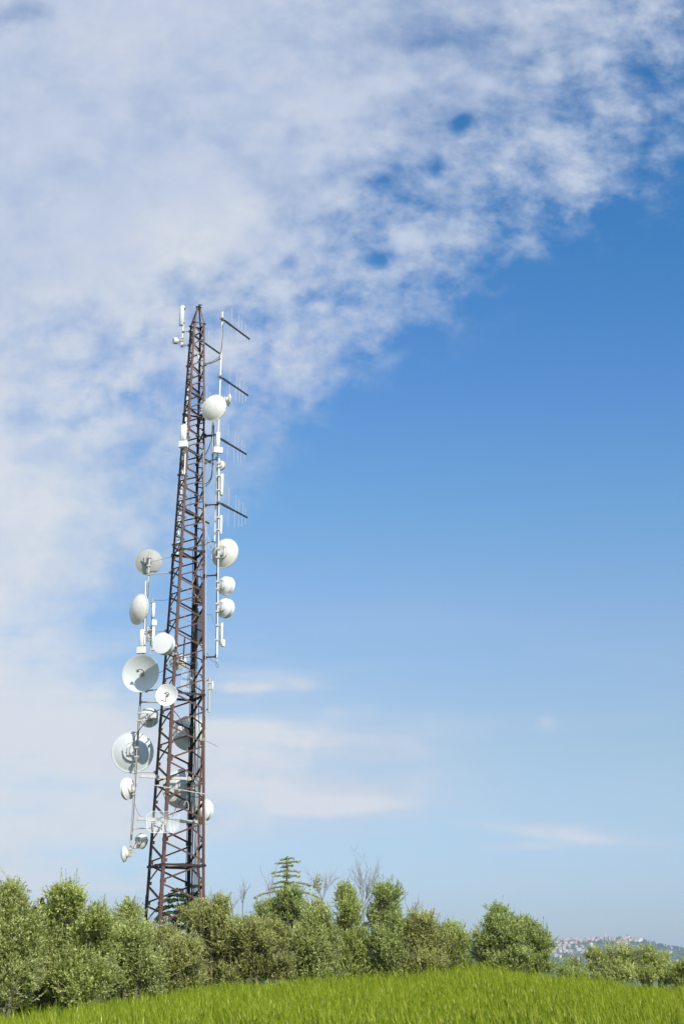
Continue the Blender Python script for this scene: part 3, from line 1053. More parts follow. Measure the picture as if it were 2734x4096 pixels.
panel('slim grey panel on the pole right of the third ring', 850.5, 2743, YR - .2, 6, 36, P(838, 2743, YR - .2), m='bright', az=60, dpx=5)
tD = pole('stout grey pole right of the tower at the third ring', 836, 2850, 838, 2713, YR - .2, .058, 'galv', ((2722, 'R', 2722, 'galv'), (2838, 'R', 2838, 'galv')))
tE = pole('short white pole left of the long one with a sector tube', 578, 2600, 583, 2324, YL - .1, .034, 'bright')
arm(tE[0], at_row(tE[1], tE[2], 2345), LL(2345), .02, M['galv'])
arm(tE[0], at_row(tE[1], tE[2], 2530), on_leg('L', 2524), .022, M['galvd'])
panel('cream sector tube with box, under the left domed dish', 567, 2551, YL - .35, 18, 70, at_row(tE[1], tE[2], 2551), True, (566, 2601, 37, 27), -14, 'cream')
tF = pole('thin pale pole crowded with radio units, right of the left dome', 600, 2620, 612, 2392, YL + .1, .032, 'galv')
arm(tF[0], at_row(tF[1], tF[2], 2412), LL(2412), .02, M['galvd'])
arm(tF[0], at_row(tF[1], tF[2], 2527), on_leg('L', 2522), .022, M['galvd'])
gE = 'radio units stacked on the thin left pole'
panel('upper white tube unit on the thin left pole beside the dome', 614, 2440, YL - .05, 13, 58, at_row(tF[1], tF[2], 2440), True, None, 20, 'bright')
panel('lower white tube unit on the thin left pole beside the dome', 613, 2538, YL - .05, 11, 62, at_row(tF[1], tF[2], 2538), False, (617, 2491, 20, 24), 20, 'bright', boxcol='bright')
panel('pale tube unit partly behind others at the left pole joint', 594, 2535, YL + .25, 11, 58, at_row(tF[1], tF[2], 2535), False, (611, 2592, 22, 22), -30, 'cream')

# dark mesh panels inside the upper half
def meshpanel(label, px, py, Y, wpx, hpx, tilt):
    c = P(px, py, Y); s = mpp(px, py, Y)
    w, h = wpx * s, hpx * s
    a = R(tilt)
    x = Vector((math.cos(a), math.sin(a), 0)); z = Vector((0, 0, 1)); y = z.cross(x)
    th = thing('mesh_panel', c - z * h / 2, label, 'mesh panel')
    mb = MB()
    for k in range(26):
        mb.box(c + z * h * (-.5 + k / 25), (w, .012, .032), (x, y, z))
    for k in range(14):
        mb.box(c + x * w * (-.5 + k / 13) + y * .012, (.024, .012, h), (x, y, z))
    mb.build('mesh', M['darkmetal'], th, smooth=False)
    mb = MB()
    for s2 in (-1, 1):
        mb.box(c + x * w / 2 * s2 + y * .03, (.035, .035, h + .04), (x, y, z))
        mb.box(c + z * h / 2 * s2 + y * .03, (w, .035, .035), (x, y, z))
    mb.tube(c - x * w * .1 - z * h * .6, c - x * w * .1 + z * h * .6, .04)
    mb.build('frame', M['darkmetal'], th, smooth=False)
meshpanel('upper dark wire mesh panel inside the lattice above the middle', 795, 2382, 65.5, 46, 78, 35)
meshpanel('lower dark wire mesh panel inside the lattice above the middle', 792, 2508, 65.5, 46, 128, 35)

# ------------------------------------------------------------------ wire grid antennas
def grid_antenna(label, px, py, Y, wpx, hpx, az, vertical=True, n=22, mount=None, r=.0105):
    c = P(px, py, Y); s = mpp(px, py, Y)
    w, h = wpx * s, hpx * s
    a = R(az)
    z = Vector((math.sin(a), -math.cos(a), 0)); ax = frame(z); x, y, _ = ax
    th = thing('grid_antenna', c - y * h / 2, label, 'grid antenna')
    f = 4 * .34 * w
    def pt(u, v):
        return c + x * u + y * v + z * ((u * u + v * v) / f - .1)
    mb = MB()
    cut = .16
    def lim(u):      # half height of the octagon at u
        e = max(0, abs(u) - (w / 2 - cut * w))
        return h / 2 - e * .5 * h / w * 2.2
    for k in range(n):
        u = -w / 2 + w * k / (n - 1)
        hv = lim(u)
        if vertical:
            mb.path([pt(u, -hv + 2 * hv * q / 8) for q in range(9)], r, 5)
        else:
            v = -h / 2 + h * k / (n - 1)
            mb.path([pt(-w / 2 + w * q / 8, v) for q in range(9)], r, 5)
    mb.build('wires', M['bright'], th)
    mb = MB()
    oc = [(-w / 2, -lim(w / 2)), (-w / 2 + cut * w, -h / 2), (0, -h / 2), (w / 2 - cut * w, -h / 2), (w / 2, -lim(w / 2)), (w / 2, lim(w / 2)),
          (w / 2 - cut * w, h / 2), (0, h / 2), (-w / 2 + cut * w, h / 2), (-w / 2, lim(w / 2))]
    mb.path([pt(*q) for q in oc] + [pt(*oc[0])], r, 6)
    for v in (-.02, .06):
        mb.path([pt(-w / 2 + w * q / 10, v) for q in range(11)], r * .9, 6)
    for u in (-.0,):
        mb.path([pt(u, -h / 2 + h * q / 10) for q in range(11)], r * .9, 6)
    mb.build('frame', M['bright'], th)
    mb = MB()
    v0 = pt(0, 0)
    mb.path([v0, v0 + z * .3 + y * .03, v0 + z * .52 + y * .0], .02, 6)
    mb.rbox(v0 + z * .55, (.12, .10, .16), ax, r=.02)
    mb.build('feed', M['galv'], th)
    if mount is not None:
        mb = MB()
        for dv in (-.1, .1):
            mb.tube(v0 + y * dv, Vector(mount) + y * dv, .02, n=6)
        mb.box(Vector(mount), (.16, .16, .3))
        mb.build('bracket', M['galvd'], th, smooth=False)
    return th
grid_antenna('white wire grid antenna across the front leg low on the tower', 653, 3289, 63.0, 128, 84, 2, True, 24, on_leg('F', 3290))
grid_antenna('pale ribbed grid antenna inside the lattice above the third ring', 752, 2722, 65.8, 62, 84, 25, False, 24, on_leg('B', 2722), .008)
def beam(name, label, p, q, w, m, cat='support beam'):
    th = thing(name, p, label, cat)
    x, y, z = frame(q - p)
    MB().box((p + q) / 2, (w, w, (q - p).length), (x, y, z)).build('tube', m, th, smooth=False)
    mb = MB()
    for k in (.02, .98):
        mb.box(p + (q - p) * k, (w * 1.05, w * 1.05, .03), (x, y, z))
    for k in (.28, .8):
        mb.box(p + (q - p) * k, (w * 1.7, w * 1.5, .09), (x, y, z))
        for s in (-1, 1):
            mb.tube(p + (q - p) * k + y * s * w * .8 - x * w, p + (q - p) * k + y * s * w * .8 + x * w, .014, n=6)
    mb.build('clamp', M['galvd'], th, smooth=False)
beam('support_beam', 'lower square steel tube behind the wire grid antenna', P(545, 3274, 64.4), P(832, 3291, 65.0), .15, M['galv'])
beam('support_beam', 'upper square steel tube crossing the tower under the large grey dish', P(557, 3104, 64.9), P(803, 3118, 65.7), .13, M['galv'])
th = thing('crossing_rod', P(613, 3140, 63.4), 'thin white rod tied slanting across the front of the tower', 'rod')
MB().tube(P(613, 3140, 63.4), P(828, 3178, 63.6), .022).build('rod', M['galv'], th)
mb = MB()
for k in range(6):
    q = P(613, 3140, 63.4).lerp(P(828, 3178, 63.6), .08 + k * .165)
    mb.box(q, (.03, .06, .07))
mb.build('ties', M['galv'], th, smooth=False)
th = thing('whip_aerial', P(812, 2957, 64.6), 'thin bare rod aerial jutting right from the right leg', 'aerial')
MB().tube(P(812, 2957, 64.6), P(873, 2987, 65.2), .014).build('rod', M['galvd'], th)
MB().box(P(813, 2958, 64.6), (.12, .12, .16)).build('clamp', M['galvd'], th, smooth=False)
pole('brown inner pole beside the dark mesh panels', 777, 2770, 791, 2305, 65.6, .04, 'rust')
pole('short brown inner pole above the grey dish', 733, 2640, 739, 2548, 65.2, .035, 'rust')
th = thing('filter_canister', P(771, 3205, 65.9), 'grey upright canister on the back leg beside the white dish', 'canister')
MB().lathe(P(771, 3205, 65.9), (Vector((1, 0, 0)), Vector((0, 1, 0)), Vector((0, 0, 1))), [(0, -.02), (.12, -.02), (.12, .75), (.10, .78), (.10, .9), (.03, .93), (0, .93)], 20).build('body', M['galv'], th)
MB().tube(P(771, 3255, 65.9), P(771, 3205, 65.9), .1, n=14).build('base_pipe', M['galvd'], th)
th = thing('filter_canister', P(793, 1432, 65.2), 'small white canister strapped to the back leg below the peak', 'canister')
c0 = P(793, 1436, 65.2)
MB().lathe(c0, (Vector((1, 0, 0)), Vector((0, 1, 0)), Vector((0, 0, 1))), [(0, 0), (.05, 0), (.05, .1), (.07, .1), (.07, .18), (.05, .18), (.05, .3), (.07, .3), (.07, .38), (.03, .4), (0, .4)], 14).build('body', M['bright'], th)

# ------------------------------------------------------------------ cables
def cable(label, pts, r, m, group=None, smooth=8):
    pts = [Vector(p) for p in pts]
    o = MB().path(pts, r, 6, smooth=smooth).build('cable', M[m], loc=pts[0])
    return tag(o, label, 'cable', group)
def legpts(k, rows_, dx, dy, jit, seed):
    rg = random.Random(seed)
    return [on_leg(k, py) + Vector((dx + rg.uniform(-jit, jit), dy + rg.uniform(-jit, jit), 0)) for py in rows_]
rows_c = [3690, 3560, 3400, 3250, 3100, 2950, 2800, 2650, 2500, 2350, 2200]
gk = 'black cables running down the back leg'
for i in range(7):
    cable('black cable in the bundle running down the back leg', legpts('B', rows_c[:11 - i % 4], -.16 + .05 * i, -.12 + .02 * (i % 3), .018, i), .017, 'cable', gk)
for i in range(4):
    cable('loose black cable hanging right of the back leg', legpts('B', rows_c[:8 - i], .18 + .09 * i, -.1 - .07 * i, .05, 40 + i), .012, 'cable', 'loose black cables inside the lattice')
for i in range(6):
    cable('loose black cable hanging right of the back leg', [on_leg('B', py).lerp(on_leg('R', py), .18 + .10 * i + .03 * math.sin(py * .02 + i)) + Vector((0, .05, 0)) for py in (3680, 3560, 3440, 3300, 3160, 3020, 2880, 2740)[:8 - i % 3]], .011, 'cable', 'loose black cables inside the lattice')
for i in range(3):
    cable('black cable strapped along the left leg', legpts('L', [3700, 3500, 3300, 3100, 2900, 2700, 2500, 2300, 2100, 1900, 1700][:11 - 2 * i], .06 - .02 * i, -.02, .006, 80 + i), .016, 'cable', 'black cables on the left leg')
cable('copper coloured cable hanging down inside the right leg', [P(812, 3625, 64.9), P(800, 3560, 64.9), P(791, 3480, 64.9), P(790, 3350, 64.9), P(797, 3200, 64.9), P(805, 3060, 64.9), P(811, 2960, 64.9), P(815, 2880, 64.9)], .046, 'copper')
cable('thin copper coloured cable beside the thick copper one', [P(815, 3640, 64.95), P(806, 3560, 64.95), P(795, 3470, 64.95), P(794, 3330, 64.95), P(801, 3180, 64.95), P(812, 3000, 64.95)], .016, 'copper')
cable('pale cable running up the right leg', [P(824, 3450, 64.15), P(823, 3200, 64.15), P(824, 2900, 64.15), P(822, 2700, 64.1), P(823, 2450, 64.1), P(823, 2150, 64.2), P(819, 2080, 64.2), P(816, 1900, 64.2), P(813, 1800, 64.2)], .017, 'wcable')
cable('pale looped cable hanging beside the rear facing cream dish', [P(820, 2110, 64.1), P(828, 2135, 64.0), P(842, 2175, 64.0), P(851, 2185, 64.0), P(850, 2198, 64.0), P(838, 2197, 64.0), P(832, 2182, 64.0), P(842, 2172, 64.05), P(855, 2178, 64.1)], .011, 'wcable')
for i, q in enumerate(([(806, 1755), (803, 1800), (800, 1840)],)):
    pass
cable('black cable looping from the slim pole back to the lattice', [P(849, 1700, 64.2), P(847, 1750, 64.2), P(840, 1780, 64.3), P(826, 1810, 64.5), P(815, 1822, 64.8)], .018, 'cable')
cable('black cable swinging below the slim pole to the lattice', [P(856, 1700, 64.2), P(855, 1780, 64.2), P(850, 1850, 64.2), P(847, 1895, 64.2), P(840, 1918, 64.3), P(822, 1935, 64.5), P(795, 1934, 65)], .02, 'cable')
cable('second black cable swinging below the slim pole', [P(850, 1860, 64.15), P(848, 1900, 64.15), P(842, 1922, 64.2), P(833, 1936, 64.3), P(820, 1946, 64.5)], .018, 'cable')
cable('black cable draped along the arm to the top aerial', [P(896, 1292, YR - .1), P(891, 1300, YR - .1), P(890, 1340, YR - .1), P(887, 1390, YR - .1), P(882, 1418, YR - .1), P(870, 1432, YR - .1), P(845, 1448, YR - .05), P(822, 1454, YR)], .013, 'cable')
cable('dark cable dangling in a loop under the right pole foot', [P(812, 2622, 64.2), P(826, 2612, 64.2), P(845, 2640, 64.2), P(866, 2652, 64.2), P(874, 2665, 64.2), P(870, 2670, 64.2), P(864, 2660, 64.2), P(866, 2645, 64.2), P(871, 2625, 64.25)], .009, 'cable')
cable('thin dark cable from the lower drum dish to the lattice', [P(826, 2458, 64.2), P(845, 2460, 64.2), P(852, 2480, 64.2), P(862, 2505, 64.2), P(869, 2508, 64.2)], .008, 'cable')
cable('black cable sweeping over the rear facing dishes on the left', [P(533, 2990, YL - .2), P(536, 2960, YL - .3), P(550, 2930, YL - .3), P(585, 2885, YL - .35), P(615, 2850, YL - .3), P(645, 2838, YL - .3), P(680, 2835, YL), P(710, 2860, YL), P(735, 2905, YL), P(760, 2950, YL)], .018, 'cable')
cable('dark cable from large open dish to the left leg', [P(634, 2692, YL - .2), P(652, 2684, YL - .1), P(680, 2668, YL), P(705, 2657, YL + .1)], .014, 'cable')
cable('black cable arching beside the grey canister to the leg', [P(690, 3270, 65), P(705, 3230, 65), P(730, 3200, 65), P(765, 3187, 65), P(795, 3190, 65)], .018, 'cable')
cable('pale looped cable beside the back leg low down', [P(750, 3305, 64.9), P(745, 3285, 64.9), P(745, 3260, 64.9), P(754, 3235, 64.9), P(752, 3210, 64.9), P(742, 3205, 64.9), P(736, 3222, 64.9)], .016, 'wcable')
cable('dark cable hanging from the little dish to the left pole', [P(594, 3365, YL - .1), P(585, 3358, YL - .2), P(570, 3365, YL - .2), P(556, 3388, YL - .1), P(540, 3395, YL - .1), P(528, 3390, YL - .1)], .011, 'cable')
cable('thin dark cable hanging in a curve from the left pole', [P(539, 3215, YL - .1), P(545, 3235, YL - .1), P(556, 3258, YL - .1), P(568, 3268, YL - .1)], .009, 'cable')
cable('thin wire strung from left pole across to the lattice', [P(612, 2400, YL), P(650, 2401, YL), P(700, 2398, YL), P(770, 2402, YL + .2)], .009, 'cable')
gm = 'feed cables strapped to the left pole'
for i in range(2):
    cable('black feed cable strapped along the long left pole', [at_row(mLa, mLb, py) + Vector((.045 - .075 * i, -.065, 0)) for py in (3330, 3200, 3100, 2950, 2850, 2720, 2560, 2420, 2330)[i * 2:]], .012, 'cable', gm)
gr_ = 'feed cables strapped to the right poles'
for i in range(2):
    cable('dark feed cable strapped along the white right pole', [at_row(mWa, mWb, py) + Vector((-.05 + .04 * i, -.05, 0)) for py in (2630, 2500, 2440, 2340, 2220, 2100, 2000, 1900)[i:]], .010, 'cable', gr_)
cable('dark cable sagging from the blank drum dish to the front leg', [P(694, 2585, 63.6), P(700, 2612, 63.6), P(706, 2650, 63.9), P(700, 2690, 64.1)], .012, 'cable')
cable('dark cable sagging from the left domed dish to its pole', [P(572, 2460, YL), P(576, 2490, YL - .1), P(584, 2515, YL - .1), P(592, 2528, YL - .1), P(610, 2526, YL - .1)], .010, 'cable')
cable('dark cable from the top left radio dish along its arm', [P(712, 1372, YL - .1), P(722, 1385, YL - .1), P(735, 1378, YL - .1), P(750, 1384, YL), P(760, 1380, YL)], .009, 'cable')
gq = 'copper wires tangled inside the upper lattice'
for i, q in enumerate(([(812, 2160), (806, 2200), (798, 2260), (780, 2310), (770, 2340), (775, 2370), (798, 2400), (813, 2420)],
                       [(808, 2170), (803, 2215), (795, 2250), (772, 2320), (766, 2350), (790, 2390), (812, 2412), (815, 2500)],
                       [(750, 2320), (747, 2345), (756, 2370), (755, 2400), (775, 2412), (812, 2418)],
                       [(736, 2440), (742, 2475), (755, 2486), (772, 2482), (785, 2465)],
                       [(812, 2180), (801, 2250), (806, 2340), (812, 2420), (816, 2500), (795, 2570), (788, 2640)],
                       [(806, 1880), (810, 1950), (798, 1990), (785, 2040), (772, 2080)],
                       [(812, 2120), (806, 2150), (800, 2170)])):
    cable('copper coloured wire tangled inside the upper half of the lattice', [P(a, c, 64.75 + .05 * i) for a, c in q], .011, 'copper', gq)
# ------------------------------------------------------------------ olive trees
def unit(a):
    return a / np.maximum(np.linalg.norm(a, axis=-1, keepdims=True), 1e-9)

def leaf_quads(base, d, L, Wd, rng, tone, face=None):
    """rhombic leaves: base (n,3), direction d (n,3); upper sides turn towards face, as leaves do towards the light"""
    n = len(base)
    w_ = rng.normal(size=(n, 3))
    if face is not None:
        w_ = w_ * .55 + face
    side = unit(np.cross(w_, d))
    nrm = np.cross(d, side)
    L = L[:, None]; Wd = Wd[:, None]
    mid = base + d * L * .5 + nrm * L * .06
    tip = base + d * L - nrm * L * .04
    v = np.stack([base, mid - side * Wd, tip, mid + side * Wd], 1).reshape(-1, 3)
    q = np.arange(n * 4).reshape(n, 4)
    return v, q, np.repeat(tone, 4)

def twig_strips(a, b, w, rng):
    n = len(a)
    s = unit(np.cross(b - a, rng.normal(size=(n, 3)))) * w
    v = np.stack([a - s, a + s, b + s * .4, b - s * .4], 1).reshape(-1, 3)
    return v, np.arange(n * 4).reshape(n, 4)

def olive(label, blobs, Y, seed, dens=.50, m='olive', trunk_px=None, name='olive_tree', leaf=1.0, group='olive trees along the field edge', upk=.75, skirt=True):
    rng = np.random.default_rng(seed)
    rnd = random.Random(seed)
    blobs = [(b[0], b[1] + (26 if b[1] < 3760 else 10), *b[2:]) for b in blobs]
    # low skirts of foliage that close the crown towards the ground
    lo = max(blobs, key=lambda b: b[1])
    x0_, x1_ = min(b[0] - b[2] for b in blobs if b[1] > lo[1] - 130), max(b[0] + b[2] for b in blobs if b[1] > lo[1] - 130)
    k0 = .45 if len(lo) > 4 else .75
    blobs = list(blobs) + [(x0_ + (x1_ - x0_) * f, lo[1] + rnd.uniform(-15, 25), (x1_ - x0_) * .2, 52, k0) for f in ((.2, .5, .8) if skirt else ())]
    mids = sorted(blobs, key=lambda b: b[1])
    blobs += [((a[0] + c[0]) / 2 + rnd.uniform(-12, 12), (a[1] + c[1]) / 2, min(a[2], c[2]) * .8, 44, .55) for a, c in zip(mids[:-4], mids[1:-3])]
    tx = trunk_px if trunk_px is not None else sum(b[0] * b[2] * b[3] for b in blobs) / sum(b[2] * b[3] for b in blobs)
    base = P(tx, 3900, Y)
    base.z = GZ(base.x, Y) - .12
    th = thing(name, base, label, 'olive tree' if name == 'olive_tree' else 'shrub', group)
    LV_, LQ_, LT_, TV_, TQ_ = [], [], [], [], []
    off = toff = 0
    cents = []
    for bi, blob_ in enumerate(blobs):
        px, py, rx, ry = blob_[:4]
        k_ = blob_[4] if len(blob_) > 4 else 1.0
        dy_ = rng.uniform(-.35, .35)
        c = np.array(P(px, py, Y + dy_))
        s = mpp(px, py, Y)
        rad = np.array([rx * s, (rx * .55 + ry * .35) * s, ry * s]) * (.80 if ry < 52 else .93)
        cents.append((c, rad))
        # sub-clumps on a shell make the light and dark masses
        K = max(8, int(rx * ry / 230 * k_))
        dirs = unit(rng.normal(size=(K, 3)))
        dirs[:, 1] = np.where(rng.random(K) < .65, -np.abs(dirs[:, 1]), dirs[:, 1])
        sub = c + dirs * rad * rng.uniform(.35, .93, size=(K, 1))
        srad = rng.uniform(.055, .125, size=K) * (1 + .25 * (rx > 90))
        stone = rng.normal(0, .13, size=K)
        NT_ = int(math.pi * rx * ry * dens * k_ / 11)
        ki = rng.integers(0, K, NT_)
        p0 = sub[ki] + rng.normal(size=(NT_, 3)) * srad[ki][:, None] * .75
        out = unit((p0 - c) / rad)
        td = unit(out * .5 + np.array([0, 0, upk]) + rng.normal(size=(NT_, 3)) * .38)
        tl = rng.uniform(.10, .24, NT_)
        p1 = p0 + td * tl[:, None]
        keep = rng.random(NT_) < .45
        v, q = twig_strips((p0 - td * .12)[keep], p1[keep], .0045, rng)
        TV_.append(v); TQ_.append(q + toff); toff += len(v)
        nl = 11
        f = np.linspace(.08, 1.0, nl)[None, :, None]
        lb = (p0[:, None] + (p1 - p0)[:, None] * f).reshape(-1, 3)
        ld = unit((td[:, None] * .85 + rng.normal(size=(NT_, nl, 3)) * .45)).reshape(-1, 3)
        n = len(lb)
        L = rng.uniform(.042, .075, n) * leaf
        tone = np.clip(.46 + np.repeat(stone[ki], nl) + rng.normal(0, .17, n) + .36 * (np.tile(np.linspace(0, 1, nl), NT_) - .45), 0, 1)   # young tips are paler, lifted further to paint in sunlit leaf highlights
        v, q, t_ = leaf_quads(lb, ld, L, L * rng.uniform(.15, .22, n), rng, tone, unit(np.repeat(out, nl, 0) + np.array([0, 0, .35])))
        LV_.append(v); LQ_.append(q + off); LT_.append(t_); off += len(v)
    # long upright shoots standing out of the top of the crown
    for c, rad in cents[:len(blobs)]:
        ns = max(4, int(rad[0] * 40))
        aa = rng.random(ns) * 6.283
        rr = np.sqrt(rng.random(ns)) * .85
        p0 = c + np.stack([np.cos(aa) * rr * rad[0], np.sin(aa) * rr * rad[1], rad[2] * np.sqrt(1 - rr * rr) * .9], -1)
        td = unit(np.stack([np.cos(aa) * .25, np.sin(aa) * .25, np.full(ns, 1.0)], -1) + rng.normal(size=(ns, 3)) * .16)
        tl = rng.uniform(.12, .38, ns)
        p1 = p0 + td * tl[:, None]
        v, q = twig_strips(p0 - td * .1, p1, .004, rng)
        TV_.append(v); TQ_.append(q + toff); toff += len(v)
        nl = 13
        f = np.linspace(.0, 1.0, nl)[None, :, None]
        lb = (p0[:, None] + (p1 - p0)[:, None] * f).reshape(-1, 3)
        ld = unit(td[:, None] * .9 + rng.normal(size=(ns, nl, 3)) * .4).reshape(-1, 3)
        L = rng.uniform(.035, .06, len(lb)) * leaf
        v, q, t_ = leaf_quads(lb, ld, L, L * .18, rng, np.clip(rng.normal(.6, .18, len(lb)), 0, 1))
        LV_.append(v); LQ_.append(q + off); LT_.append(t_); off += len(v)
    npmesh('crown', np.concatenate(LV_), np.concatenate(LQ_), M[m], th, attr=np.concatenate(LT_))
    # trunk, limbs
    mb = MB()
    hub_ = Vector(base) + Vector((rnd.uniform(-.1, .1), rnd.uniform(-.1, .1), .55))
    mb.path([base, base + Vector((rnd.uniform(-.06, .06), 0, .25)), hub_], .10, 9, r1=.075, smooth=3)
    for c, rad in cents:
        c = Vector(c)
        mid = hub_.lerp(c, .5) + Vector((rnd.uniform(-.12, .12), rnd.uniform(-.12, .12), -.02))
        top = c + Vector((0, 0, float(rad[2]) * .55))
        mb.path([hub_, mid, c, top], .050, 7, r1=.010, smooth=4)
        for k in range(7):
            a = rnd.uniform(0, 6.283)
            e = c + Vector((math.cos(a) * rad[0], math.sin(a) * rad[1], rnd.uniform(-.4, .8) * rad[2])) * .75
            st = c.lerp(top, rnd.uniform(-.5, .6)) if k % 2 else mid.lerp(c, rnd.random())
            mb.path([st, st.lerp(e, .5) + Vector((0, 0, .06)), e], .018, 5, r1=.004, smooth=3)
    mb.build('trunk', M['bark'], th)
    npmesh('twigs', np.concatenate(TV_), np.concatenate(TQ_), M['twig'], th)
    tag(th.children[-1], kind='stuff')
    return th

olive('big pale olive at the left edge of the photo, with a thin shoot rising', [(45, 3555, 35, 40, .5), (20, 3640, 110, 95), (70, 3760, 130, 130), (0, 3920, 140, 130), (-120, 3800, 150, 200)], 27, 1, trunk_px=20, m='olive_silver')
olive('olive with a tall round upper crown, second from the left', [(270, 3575, 72, 62), (225, 3640, 55, 55), (300, 3640, 50, 50), (210, 3745, 100, 90), (165, 3880, 120, 120), (90, 3985, 100, 70)], 28.5, 2, trunk_px=165)
olive('olive with a small pointed top left of the tall mast foot', [(385, 3665, 46, 45), (400, 3720, 60, 50), (350, 3790, 110, 90), (310, 3910, 120, 100)], 28.0, 3, trunk_px=300)
olive('olive directly left of the tower foot with a broad bushy top', [(515, 3655, 58, 50), (560, 3720, 55, 50), (500, 3760, 90, 80), (545, 3850, 100, 80), (480, 3930, 100, 70)], 29.0, 4, trunk_px=500, m='olive_silver')
olive('dull yellowish olive right in front of the tower foot', [(690, 3745, 70, 55), (640, 3790, 50, 60), (720, 3830, 100, 80), (680, 3920, 100, 55)], 33, 5, m='olive_dry', trunk_px=700)
olive('olive with a knob of leaves against the right tower leg', [(870, 3605, 38, 36), (775, 3640, 50, 38), (850, 3670, 80, 55), (880, 3760, 110, 85), (840, 3880, 110, 70)], 34.5, 6, trunk_px=840, m='olive_dry')
olive('round headed olive with a bare dark trunk in the middle', [(1050, 3700, 85, 45), (1010, 3760, 90, 70), (1090, 3780, 85, 70), (1040, 3865, 125, 55)], 34.5, 7, trunk_px=1046, m='olive_dry')
olive('olive rising in front of the slim cedar', [(1155, 3575, 50, 45), (1180, 3625, 50, 50), (1060, 3630, 58, 36), (1130, 3680, 90, 55)], 38, 8, trunk_px=1150, m='olive_dark')
olive('broad pale olive between the cedar and the twin pointed olives', [(1255, 3630, 50, 45), (1280, 3690, 80, 60), (1250, 3780, 105, 80), (1270, 3880, 110, 55)], 35, 9, trunk_px=1260, m='olive_silver')
olive('left one of the twin pointed olives, with a narrow top', [(1385, 3560, 40, 40), (1395, 3620, 52, 45), (1390, 3700, 70, 50), (1400, 3790, 95, 80), (1390, 3880, 95, 50)], 36, 10, trunk_px=1395)
olive('right one of the twin pointed olives, showing a thin pale trunk', [(1520, 3560, 34, 38), (1570, 3555, 36, 38), (1545, 3625, 60, 45), (1500, 3670, 45, 55), (1590, 3680, 40, 40), (1540, 3780, 100, 75), (1530, 3880, 100, 50)], 36, 11, trunk_px=1542, m='olive_dark')
olive('wide rounded olive right of the twin pointed ones', [(1680, 3670, 55, 38), (1660, 3740, 80, 60), (1730, 3770, 85, 75), (1690, 3860, 115, 55)], 36, 12, trunk_px=1690, m='olive_dry')
olive('sloping olive closing the right end of the long row', [(1800, 3720, 40, 45), (1840, 3770, 40, 50), (1800, 3800, 65, 70), (1830, 3865, 75, 45)], 36.5, 13, trunk_px=1810, m='olive')
olive('free standing olive with a pointed top and loose right side', [(1985, 3635, 34, 36), (1985, 3690, 52, 45), (2070, 3695, 65, 45), (1940, 3735, 45, 45), (2030, 3760, 95, 60), (1965, 3830, 85, 60), (2060, 3840, 85, 55), (2150, 3770, 50, 55, .5), (2180, 3750, 32, 40, .3), (2160, 3860, 55, 50, .5)], 34, 14, trunk_px=2000, m='olive_dark')
olive('low twin topped olive in front of the hill town', [(2374, 3826, 38, 36), (2496, 3814, 38, 36), (2320, 3880, 70, 40), (2435, 3862, 74, 44), (2500, 3880, 70, 46), (2410, 3910, 110, 36)], 40, 15, trunk_px=2420, skirt=False, m='olive_silver')
olive('low pointed olive at the right under the hill town', [(2575, 3822, 32, 36), (2590, 3866, 60, 42), (2645, 3856, 50, 42), (2560, 3905, 80, 36), (2665, 3905, 70, 38)], 40, 16, trunk_px=2590, skirt=False)
olive('low dark bushy olive left of the twin topped one', [(2262, 3860, 20, 22, .6), (2250, 3900, 44, 28, .8), (2310, 3910, 60, 28)], 39, 17, trunk_px=2270, skirt=False, m='olive_dark')
olive('olive cut off by the right edge of the photo', [(2726, 3880, 42, 40), (2730, 3920, 75, 36), (2800, 3880, 60, 60)], 39, 18, trunk_px=2740, skirt=False)
olive('faded bush filling the gap behind the front olives by the tower', [(600, 3740, 60, 40), (620, 3800, 60, 60), (600, 3880, 70, 60)], 35, 19, trunk_px=610)
olive('bush behind the row in the gap right of the tower', [(960, 3690, 60, 38), (950, 3780, 60, 60)], 38, 20, trunk_px=955, m='olive_dark')

